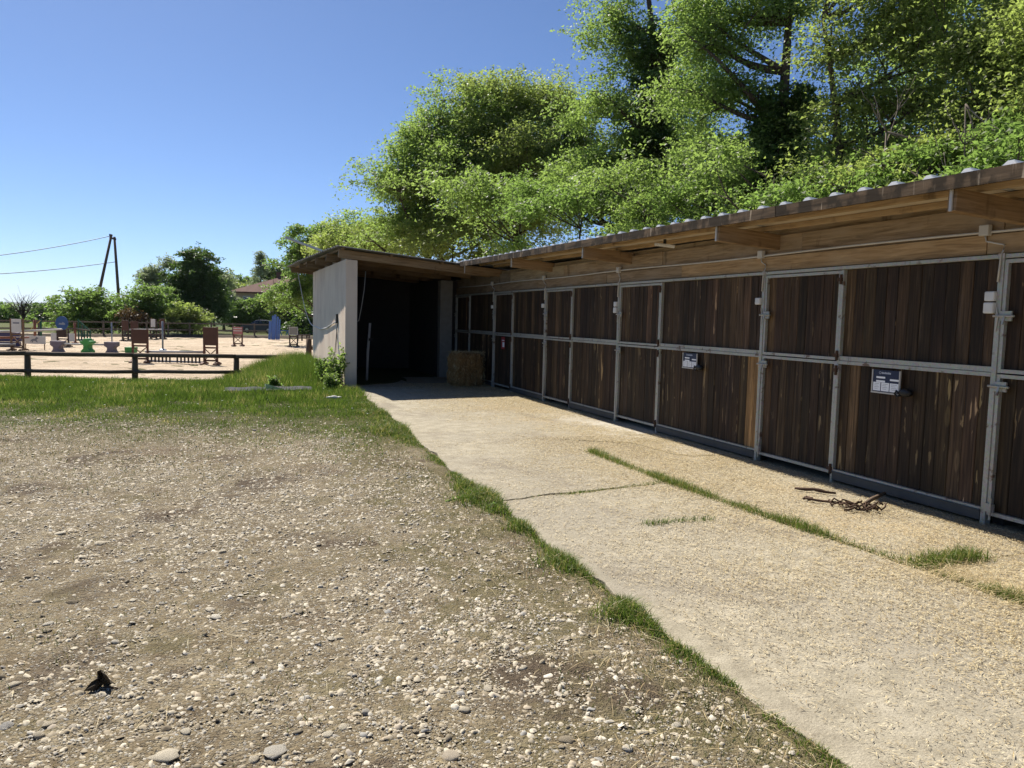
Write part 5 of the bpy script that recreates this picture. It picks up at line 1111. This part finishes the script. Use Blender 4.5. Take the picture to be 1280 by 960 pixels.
# lawn between gravel and fence
N = 320000
d_ = 7.5 + 19*rng.uniform(0, 1, N)**0.8; th = np.arctan((rng.uniform(-300, 480, N)-640)/FPX)+YAW
x = d_*np.tan(th); x = np.sin(th)*d_/np.cos(th-YAW); y = np.cos(th)*d_/np.cos(th-YAW)
u = 0.349*x+0.937*y; nz = noise2(x, y, 1.0, 21); nf = noise2(x, y, 4.5, 22)
dens = sstep(7.4, 12.6, u + 1.9*nz + 0.8*nf)**1.4; xe = np.array([edge(float(q)) for q in y]); 
keep = (rng.uniform(0, 1, N) < np.maximum(dens, 0.0)*(0.72+0.28*np.sign(nf+0.5))) & (x < np.where(y < 16.8, xe+0.05*rng.standard_normal(N), 2.5)) & (u < 24.6 + (x > 0)*1.5)
keep &= ~((np.abs(y-(16.75+0.1*x)) < 0.26) & (x > 0.05) & (x < 1.75) & (rng.uniform(0, 1, N) < .96))
x, y, u, nz, nf = x[keep], y[keep], u[keep], nz[keep], nf[keep]
tall = np.exp(-((x-1.6)/1.5)**2)*sstep(17.3, 19, y)
Hh = (0.035 + 0.080*sstep(11.0, 15, u) + 0.045*np.clip(nf, -1, 1)*sstep(10, 13, u) + 0.22*tall)*rng.uniform(.35, 1.5, len(x)); Hh = np.maximum(Hh, .02)
P = np.stack([x, y, ground_z(x, y)-0.01], -1)
lw = blades(P, Hh, 0.0055+0.0005*np.hypot(x, y)*rng.uniform(.6, 1.2, len(x)), rng.uniform(.1, .75, len(x)), M['grass'], 'lawn_grass', label='green lawn grass between gravel yard and rail fence', tri=True)
k_ = rng.choice(len(x), 260, replace=False); fp = np.stack([x[k_], y[k_], P[k_, 2]+Hh[k_]*0.9+.01], -1); fa_ = np.arange(6)*math.pi/3
fv = (fp[:, None, :] + np.stack([np.cos(fa_), np.sin(fa_), 0*fa_], -1)[None]*rng.uniform(.008, .016, (260, 1, 1))).reshape(-1, 3)
o = np_obj('daisies', fv, [np.arange(260*6).reshape(260, 6)], M['bright_white']); o['kind'] = 'stuff'; o['label'] = 'tiny white daisies dotted through the lawn'
# lush grass along the edge of the concrete
N = 72000; y = 1.2 + 15.6*rng.uniform(0, 1, N)**1.5; off = rng.normal(0, 1, N); cl = noise2(y*1.0, y*0, 2.6, 31) + 0.6*noise2(y, y*0, 7, 32); xe = np.array([edge(float(q)) for q in y]); wd = 0.07 + 0.17*sstep(7.5, 12, y) + 0.08*np.clip(cl, 0, 1)
x = xe + 0.025 - np.abs(off)*wd*0.95 + 0.03*(off > 1.0)
keep = rng.uniform(0, 1, N) < np.clip(0.46 + 0.75*cl + 0.4*sstep(6.5, 10, y), 0.05, 1); x, y, cl = x[keep], y[keep], cl[keep]
P = np.stack([x, y, ground_z(x, y)-0.005], -1); h_ = np.clip(0.050+0.050*cl, .018, .16)*rng.uniform(.2, 1.5, len(x))
blades(P, h_, rng.uniform(.0028, .005, len(x))*(1+y*0.08), rng.uniform(.25, 1.15, len(x)), M['grass_lush'], 'edge_grass', label='strip of lush grass along the concrete edge')
# tufts in the slab joints
def along(poly, n, sp):
    poly = np.array(poly, float); seg = np.linalg.norm(np.diff(poly, axis=0), axis=1); c = np.concatenate([[0], np.cumsum(seg)]); t = rng.uniform(0, c[-1], n)
    return np.stack([np.interp(t, c, poly[:, 0]), np.interp(t, c, poly[:, 1])], -1) + rng.normal(0, sp, (n, 2)), t
pj = [(4.21, 8.5), (4.20, 7.6), (4.19, 6.73), (4.25, 5.43), (4.34, 4.42), (4.42, 3.8), (4.42, 3.1), (4.43, 2.2)]
q, tt = along(pj, 13000, .036); cl = noise2(tt, tt*0, 3.4, 41)+.5*noise2(tt, tt*0, 9, 42); keep = rng.uniform(0, 1, len(tt)) < np.clip(.78+.5*cl, .42, 1)*(tt < 6.2); q, cl = q[keep], cl[keep]
h_ = np.clip(.06+.035*cl, .042, .13)*rng.uniform(.25, 1.5, len(q)); blades(np.column_stack([q, np.full(len(q), -.012)]), h_, rng.uniform(.003, .0055, len(q)), rng.uniform(.2, 1.1, len(q)), M['grass_lush'], 'joint_grass', label='line of grass growing in the long slab joint')
q, tt = along([(4.40, 3.84), (4.6, 3.87), (5.0, 3.89)], 1700, .045); blades(np.column_stack([q, np.full(len(q), -.01)]), rng.uniform(.03, .13, len(q)), rng.uniform(.003, .0055, len(q)), rng.uniform(.2, 1.1, len(q)), M['grass_lush'], 'joint_grass', label='grass tuft branching towards the doors in a slab joint')
q, tt = along([(2.25, 6.33), (3.0, 6.44), (3.9, 6.63), (4.2, 6.72)], 1900, .02); cl = noise2(tt, tt*0, 5, 45); keep = rng.uniform(0, 1, len(tt)) < np.clip(.42+.6*cl, .03, 1); q = q[keep]
blades(np.column_stack([q, np.full(len(q), -.01)]), rng.uniform(.015, .055, len(q)), rng.uniform(.003, .005, len(q)), rng.uniform(.3, .9, len(q)), M['grass'], 'joint_grass', label='short grass in the slab joint across the apron')
q, tt = along([(3.12, 5.29), (3.40, 5.31), (3.75, 5.28)], 700, .03); cl = noise2(tt, tt*0, 9, 46); keep = rng.uniform(0, 1, len(tt)) < np.clip(.5+.7*cl, .03, 1); q = q[keep]
blades(np.column_stack([q, np.full(len(q), -.005)]), rng.uniform(.02, .07, len(q)), rng.uniform(.003, .005, len(q)), rng.uniform(.3, .9, len(q)), M['grass'], 'joint_grass', label='two small grass tufts in the middle of the slab')
# thin dry growth over the gravel
N = 135000; d_ = 1.9 + 10.5*rng.uniform(0, 1, N)**1.1; th = np.arctan((rng.uniform(-450, 1100, N)-640)/FPX)+YAW; x = np.sin(th)*d_/np.cos(th-YAW); y = np.cos(th)*d_/np.cos(th-YAW)
nz = noise2(x, y, 1.5, 51); nf = noise2(x, y, 6, 52); nearedge = np.exp(-((EX-x)/0.75)**2); u = .349*x+.937*y
keep = (x < 2.05) & (rng.uniform(0, 1, N) < np.clip(-0.10 + 0.6*nearedge + 0.42*nz + 0.35*nf + 0.75*sstep(6.2, 9.8, u), 0.01, .98)); x, y = x[keep], y[keep]
blades(np.stack([x, y, ground_z(x, y)-.004], -1), rng.uniform(.010, .05, len(x)), rng.uniform(.002, .004, len(x))*(1+.07*y), rng.uniform(.4, 1.0, len(x)), M['grass_dry'], 'sparse_grass', label='thin dry grass scattered over the gravel')
# straw and chaff
N = 230000; y = 0.8 + 17.5*rng.uniform(0, 1, N)**1.5; x = EX + .1 + 3.75*rng.uniform(0, 1, N)**0.6
lay = 1.3*noise2(x, y, 1.3, 61) + .8*noise2(x, y, 4, 62); keep = rng.uniform(0, 1, N) < np.clip(.14 + .34*lay + .50*sstep(3.2, 5.2, x) + .2*sstep(11, 15, y)*(x > 3.6), .03, 1)
x, y = x[keep], y[keep]; n = len(x)
straws('straw_litter', np.column_stack([x, y, np.full(n, .0065)+rng.uniform(0, .004, n)]), rng.uniform(0, 6.28, n), .012+.06*rng.uniform(0, 1, n)**2.2, rng.uniform(.0025, .005, n)*(1+.07*y), M['straw'], None, .0015, .03)['kind'] = 'stuff'
bpy.data.objects['straw_litter']['label'] = 'yellow straw and chaff littered over the concrete'
N = 150000; y = 1.2 + 8.5*rng.uniform(0, 1, N)**1.5; x = EX + .12 + 3.65*rng.uniform(0, 1, N)**0.8
lay = 1.2*noise2(x, y, 1.1, 66) + .8*noise2(x, y, 4.5, 67); keep = rng.uniform(0, 1, N) < np.clip(.40 + .40*lay + .30*sstep(2.6, 4.4, x), .06, 1); x, y = x[keep], y[keep]; n = len(x)
M['chaff'] = islandmat('chaff', [(0.0, (0.16, 0.115, 0.06)), (0.25, (0.32, 0.24, 0.125)), (0.5, (0.50, 0.40, 0.22)), (1.0, (0.76, 0.66, 0.44))], 0.7)
o = straws('chaff', np.column_stack([x, y, np.full(n, .007)+rng.uniform(0, .003, n)]), rng.uniform(0, 6.28, n), rng.uniform(.012, .038, n)*(1+.05*y), rng.uniform(.002, .0042, n)*(1+.07*y), M['chaff'], None, .0012, .08); o['kind'] = 'stuff'; o['label'] = 'fine trodden chaff over the concrete slabs'
n = 900; q, tt = along([(4.45, 3.75), (4.5, 3.2), (4.62, 2.8)], n, .14); straws('straw_tuft', np.column_stack([q, rng.uniform(.01, .05, n)]), rng.normal(-1.0, .8, n), rng.uniform(.06, .26, n), rng.uniform(.002, .0035, n), M['straw'], None, .01, .35)
bpy.data.objects['straw_tuft']['kind'] = 'stuff'; bpy.data.objects['straw_tuft']['label'] = 'heap of loose dry stalks over the joint grass'
n = 9000; q = np.column_stack([rng.uniform(-2.5, 2.12, n), 1.8+8*rng.uniform(0, 1, n)**1.4]); kk = rng.uniform(0, 1, n) < np.clip(.12+.88*np.exp(-((EX-q[:, 0])/.5)**2), 0, 1); q = q[kk]; n = len(q)
straws('dry_stalks', np.column_stack([q, ground_z(q[:, 0], q[:, 1])+.014]), rng.uniform(0, 6.28, n), rng.uniform(.04, .19, n), rng.uniform(.0016, .003, n), M['straw'], None, .006, .15)['kind'] = 'stuff'
bpy.data.objects['dry_stalks']['label'] = 'dry stalks lying over the gravel'
# pebbles
def ico():
    t = (1+5**.5)/2; v = np.array([(-1, t, 0), (1, t, 0), (-1, -t, 0), (1, -t, 0), (0, -1, t), (0, 1, t), (0, -1, -t), (0, 1, -t), (t, 0, -1), (t, 0, 1), (-t, 0, -1), (-t, 0, 1)], float); v = unit(v)
    f = np.array([(0, 11, 5), (0, 5, 1), (0, 1, 7), (0, 7, 10), (0, 10, 11), (1, 5, 9), (5, 11, 4), (11, 10, 2), (10, 7, 6), (7, 1, 8), (3, 9, 4), (3, 4, 2), (3, 2, 6), (3, 6, 8), (3, 8, 9), (4, 9, 5), (2, 4, 11), (6, 2, 10), (8, 6, 7), (9, 8, 1)]); return v, f
iv, if_ = ico(); ov = np.array([(1, 0, 0), (-1, 0, 0), (0, 1, 0), (0, -1, 0), (0, 0, 1), (0, 0, -1)], float); of = np.array([(0, 2, 4), (2, 1, 4), (1, 3, 4), (3, 0, 4), (2, 0, 5), (1, 2, 5), (3, 1, 5), (0, 3, 5)])
_a6 = np.arange(6)*math.pi/3; _a3 = np.arange(3)*2*math.pi/3+.5
dv = np.concatenate([np.stack([np.cos(_a6), np.sin(_a6), np.full(6, -.35)], -1), np.stack([.62*np.cos(_a3), .62*np.sin(_a3), np.full(3, .85)], -1)])
df = np.array([(0, 1, 6), (1, 2, 6), (2, 7, 6), (2, 3, 7), (3, 4, 7), (4, 8, 7), (4, 5, 8), (5, 0, 8), (0, 6, 8), (6, 7, 8)])
gv = np.array([(1, 0, -.2), (0, 1, -.2), (-1, 0, -.2), (0, -1, -.2), (.1, 0, .9)]); gf = np.array([(0, 1, 4), (1, 2, 4), (2, 3, 4), (3, 0, 4)])
def pebbles(n, dmin, dmax, smin, smax, base, faces, name, pw=1.0, dens=None):
    d_ = (dmin**1.6 + (dmax**1.6-dmin**1.6)*rng.uniform(0, 1, n))**(1/1.6); th = np.arctan((rng.uniform(-480, 1120, n)-640)/FPX)+YAW; x = np.sin(th)*d_/np.cos(th-YAW); y = np.cos(th)*d_/np.cos(th-YAW)
    nz = noise2(x, y, 1.2, 71); nf = noise2(x, y, 3.3, 72); ne = np.exp(-((EX-x)/.55)**2)
    u = .349*x+.937*y; keep = (x < 2.02) & (rng.uniform(0, 1, n) < np.clip(.66 + .34*nz + .34*nf - .42*ne, .08, 1)*(1-.93*sstep(9.5, 12.5, u+1.2*nz)))
    x, y, d_ = x[keep], y[keep], d_[keep]; n = len(x); s = smin*(smax/smin)**(rng.uniform(0, 1, n)**1.6)/2
    sc = np.stack([s*rng.uniform(.8, 1.4, n), s*rng.uniform(.6, 1.0, n), s*rng.uniform(.22, .55, n)], -1); a = rng.uniform(0, 6.28, n); ca, sa = np.cos(a), np.sin(a)
    v = base[None]*(1+rng.normal(0, .2, (n, len(base), 1)))*sc[:, None, :]
    tl = rng.normal(0, .22, n); v[..., 2] += v[..., 0]*tl[:, None]
    X = v[..., 0]*ca[:, None]-v[..., 1]*sa[:, None]; Y = v[..., 0]*sa[:, None]+v[..., 1]*ca[:, None]
    gz = ground_z(x, y) + sc[:, 2]*rng.uniform(-.15, .55, n)
    V = np.stack([X+x[:, None], Y+y[:, None], v[..., 2]+gz[:, None]], -1).reshape(-1, 3); F = (faces[None] + np.arange(n)[:, None, None]*len(base)).reshape(-1, 3)
    o = np_obj(name, V, [F], M['pebble'], smooth=len(base) > 6); o['kind'] = 'stuff'; return o
pebbles(285000, 1.7, 8.0, .006, .018, gv, gf, 'grit')['label'] = 'fine grit covering the yard'
pebbles(124000, 1.7, 14, .013, .040, dv, df, 'gravel')['label'] = 'loose rounded pebbles strewn over the yard'
# larger stones, each a piece of the yard
SM = []
def sub_ico(v, f):
    v = [tuple(q) for q in v]; cache = {}; out = []
    def mid(a, b):
        k = (min(a, b), max(a, b))
        if k not in cache: p = (Vector(v[a])+Vector(v[b])).normalized(); v.append(tuple(p)); cache[k] = len(v)-1
        return cache[k]
    for a, b, c in f: x_, y_, z_ = mid(a, b), mid(b, c), mid(c, a); out += [(a, x_, z_), (b, y_, x_), (c, z_, y_), (x_, y_, z_)]
    return np.array(v), np.array(out)
sv, sf = sub_ico(iv, [tuple(q) for q in if_])
for k in range(9):
    v = np.array([tuple(Vector(q)*(1+0.42*mnoise.noise(Vector(q)*1.2+Vector((k*7.3, 0, 0)))+0.26*mnoise.noise(Vector(q)*2.6+Vector((0, k*3.1, 0))))) for q in sv])
    SM.append(np_mesh('stone', v, [sf], M['stone'], True))
def stone(x, y, s, fl=.5, asp=.75, rz=None, sink=.33, k=None):
    o = bpy.data.objects.new('stone', SM[random.randrange(9) if k is None else k]); o.scale = (s/2, s/2*asp, s/2*fl); o.location = (x, y, float(ground_z(x, y)) + s/2*fl*(1-2*sink)); o.rotation_euler = (random.uniform(-.15, .15), random.uniform(-.15, .15), random.uniform(0, 6.28) if rz is None else rz); put(o, ground); return o
for px, py, s, fl in ((708, 925, .095, .55), (207, 945, .16, .35), (344, 942, .15, .30), (580, 887, .085, .5), (15, 857, .085, .7), (8, 908, .09, .45), (740, 728, .0, 0), (688, 739, .07, .5), (316, 838, .10, .3), (610, 860, .08, .5), (270, 772, .10, .5), (263, 763, .085, .6), (252, 690, .11, .6), (278, 690, .10, .55), (563, 945, .11, .4), (803, 915, .075, .5), (845, 907, .07, .5), (865, 800, .06, .5), (90, 752, .09, .5), (166, 750, .07, .5), (358, 795, .08, .45), (415, 798, .09, .4), (372, 764, .1, .45), (390, 762, .08, .4), (62, 906, .09, .4), (125, 680, .12, .5), (75, 668, .13, .4), (232, 915, .07, .6), (410, 920, .07, .6), (372, 918, .06, .6), (140, 782, .07, .5), (165, 780, .06, .5), (60, 781, .08, .45), (318, 690, .06, .5), (430, 910, .08, .4)):
    if s: p = at_z(px, py, 0.0); stone(p.x, p.y, s*.7, fl*.62, sink=.36)
cnt = 0
while cnt < 150:
    d1 = 1.9 + 11*random.random()**1.25; th = math.atan((random.uniform(-150, 1000)-640)/FPX)+YAW; x1, y1 = math.sin(th)*d1/math.cos(th-YAW), math.cos(th)*d1/math.cos(th-YAW)
    if x1 > 1.95 or (.349*x1+.937*y1) > 11.5: continue
    if random.random() < 0.7*math.exp(-((EX-x1)/.5)**2): continue
    stone(x1, y1, random.uniform(.024, .046)*(1+.04*d1), random.uniform(.28, .5), random.uniform(.55, .95)); cnt += 1

# small things lying about
dl = at_z(124, 862); lf = thing('dead_leaf', (dl.x, dl.y, 0.0), 'crumpled blackish dead leaf standing up on the gravel', 'leaf')
V = []; F = []; 
for i in range(7):
    for j in range(6):
        a_, b_ = i/6-.5, j/5; w = 0.055*(1-.55*abs(b_-.4)*1.4)*(1+.5*math.sin(i*2.1+j)); V.append((a_*w*2.2 + .02*b_, .035*math.sin(a_*5+b_*3)+.015*math.cos(j*2), .005+.10*b_*(1-.35*abs(a_)*2)+.012*math.sin(i*1.9+j*2.3)))
for i in range(6):
    for j in range(5): b_ = i*6+j; F.append((b_, b_+6, b_+7, b_+1))
m = MB(); m.add(V, F); m.v = [(x_*.66, y_*.66, z_*.8) for x_, y_, z_ in m.v]; o = m.build('blade', plain('dead_leaf', (0.045, 0.032, 0.017), .8, 0, .5, 40), lf, local=True); sd_ = o.modifiers.new('thick', 'SOLIDIFY'); sd_.thickness = .003
m = MB(); m.tube([(0.02, 0, 0.01), (0.05, -.02, .012), (0.085, -.03, .006)], .003, 5); m.build('stalk', M['rust'], lf, local=True)
gs = thing('grey_sheet', (0.9, 16.8, 0), 'grey sheet lying flat in the grass before the shed', 'sheet')
m = MB(); n = 14; 
for i in range(n+1):
    t_ = i/n; xx = 0.0+1.75*t_; yy = 16.72+0.10*xx; w = .26*(1-.25*abs(2*t_-1)**3)+.02*math.sin(i*2); z_ = .035+.008*math.sin(i*1.7)
    m.v += [(xx, yy-w, z_), (xx, yy+w, z_+.03), (xx, yy+w, z_-.01), (xx, yy-w, z_-.03)]
for i in range(n):
    b_ = i*4; m.f += [(b_, b_+4, b_+5, b_+1), (b_+1, b_+5, b_+6, b_+2), (b_+2, b_+6, b_+7, b_+3), (b_+3, b_+7, b_+4, b_)]
m.f += [(0, 1, 2, 3), (n*4+3, n*4+2, n*4+1, n*4)]; m.build('panel', plain('grey_sheet', (0.10, 0.10, 0.105), 1.0, 0, .3, 6, 0, .05), gs)
wd = at_z(342, 491); wg_ = thing('plastic_wedge', (wd.x, wd.y, 0.02), 'pale yellow-green plastic wedge lying on the grey sheet', 'plastic piece')
m = MB(); m.add([(-.17, .06, .06), (-.15, -.04, .07), (.17, -.10, .055), (-.17, .07, .16), (-.15, -.03, .17), (.18, -.10, .065)], [(0, 2, 1), (3, 4, 5), (0, 1, 4, 3), (1, 2, 5, 4), (2, 0, 3, 5)]); m.build('piece', plain('pale_lime', (0.55, 0.62, 0.30), .5), wg_, local=True)
wsn = at_z(418, 500); ws = thing('white_rubble', (wsn.x, wsn.y, 0), 'whitish rubble lump in the grass by the shed corner', 'rubble')
for dx, s_ in ((0, .09), (-.10, .06), (.09, .05)):
    o = bpy.data.objects.new('lump', SM[int(abs(dx)*30) % 9]); o.location = (dx, 0, .05); o.scale = (s_, s_*.6, s_*.4); put(o, ws, local=True)
    if o.data.users > 0: o.material_slots[0].link = 'OBJECT'; o.material_slots[0].material = M['board_white']
# weeds at the shed corner
def weed(x, y, h, n, mt, lab, seed, L=.075):
    r = np.random.default_rng(seed); o = thing('weed_plant', (x, y, hz(x, y)), lab, 'weed', 'weeds at the foot of the shed wall'); m = MB(); Cs, As = [], []
    for i in range(n):
        a = r.uniform(0, 6.28); l = h*r.uniform(.5, 1.1); sp = l*r.uniform(.15, .5); e = Vector((x+math.cos(a)*sp, y+math.sin(a)*sp, hz(x, y)+l)); cv = curve((x+r.normal(0, .08), y+r.normal(0, .08), hz(x, y)-.02), e, 5, .05, .06); m.tube(cv, [.006*(1-.6*k/5)+.001 for k in range(6)], 5)
        for k in range(1, 6):
            Cs.append(tuple(cv[k])); As.append((math.cos(a), math.sin(a), .3))
    m.build('stem', M['grass_stem'], o, smooth=True); leaf_obj('foliage', leaves(np.array(Cs), unit(np.array(As)), np.full(len(Cs), min(.11, h*.4)), 18, L, .6, .6, .1, 4, .9, r), M[mt], o)
M['grass_stem'] = plain('weed_stem', (0.09, 0.11, 0.03), .7)
weed(2.32, 17.55, .80, 16, 'leaf_bright', 'tall leafy weed against the shed wall corner', 81)
weed(2.25, 18.35, .55, 12, 'leaf_mid', 'lower leafy weed further along shed wall', 82)
weed(2.15, 16.75, .34, 12, 'leaf_bright', 'short leafy weed where grass meets the concrete', 83, .06)
weed(2.10, 6.05, .05, 5, 'leaf_mid', 'small broadleaf weed at the concrete edge', 84, .025)
weed(1.95, 6.45, .04, 5, 'leaf_mid', 'small broadleaf weed just off the concrete edge', 85, .022)
weed(1.0, 17.3, .22, 14, 'leaf_mid', 'dark low weed behind the grey sheet', 86, .06)


# ------------------------------------------------------------------ the air
m = MB(); m.box(-9600, 9600, -900, 9600, -26, 130); hzb = m.build('haze', None); tag(hzb, 'thin summer haze over the far land', kind='stuff')
hm = bpy.data.materials.new('summer_haze'); hm.use_nodes = True; hn = hm.node_tree; hn.nodes.remove(hn.nodes['Principled BSDF'])
pv = hn.nodes.new('ShaderNodeVolumePrincipled'); pv.inputs['Color'].default_value = (0.80, 0.88, 1.0, 1); pv.inputs['Density'].default_value = 4.5e-5; pv.inputs['Anisotropy'].default_value = 0.3
hn.links.new(pv.outputs[0], hn.nodes['Material Output'].inputs['Volume']); hzb.data.materials.append(hm)
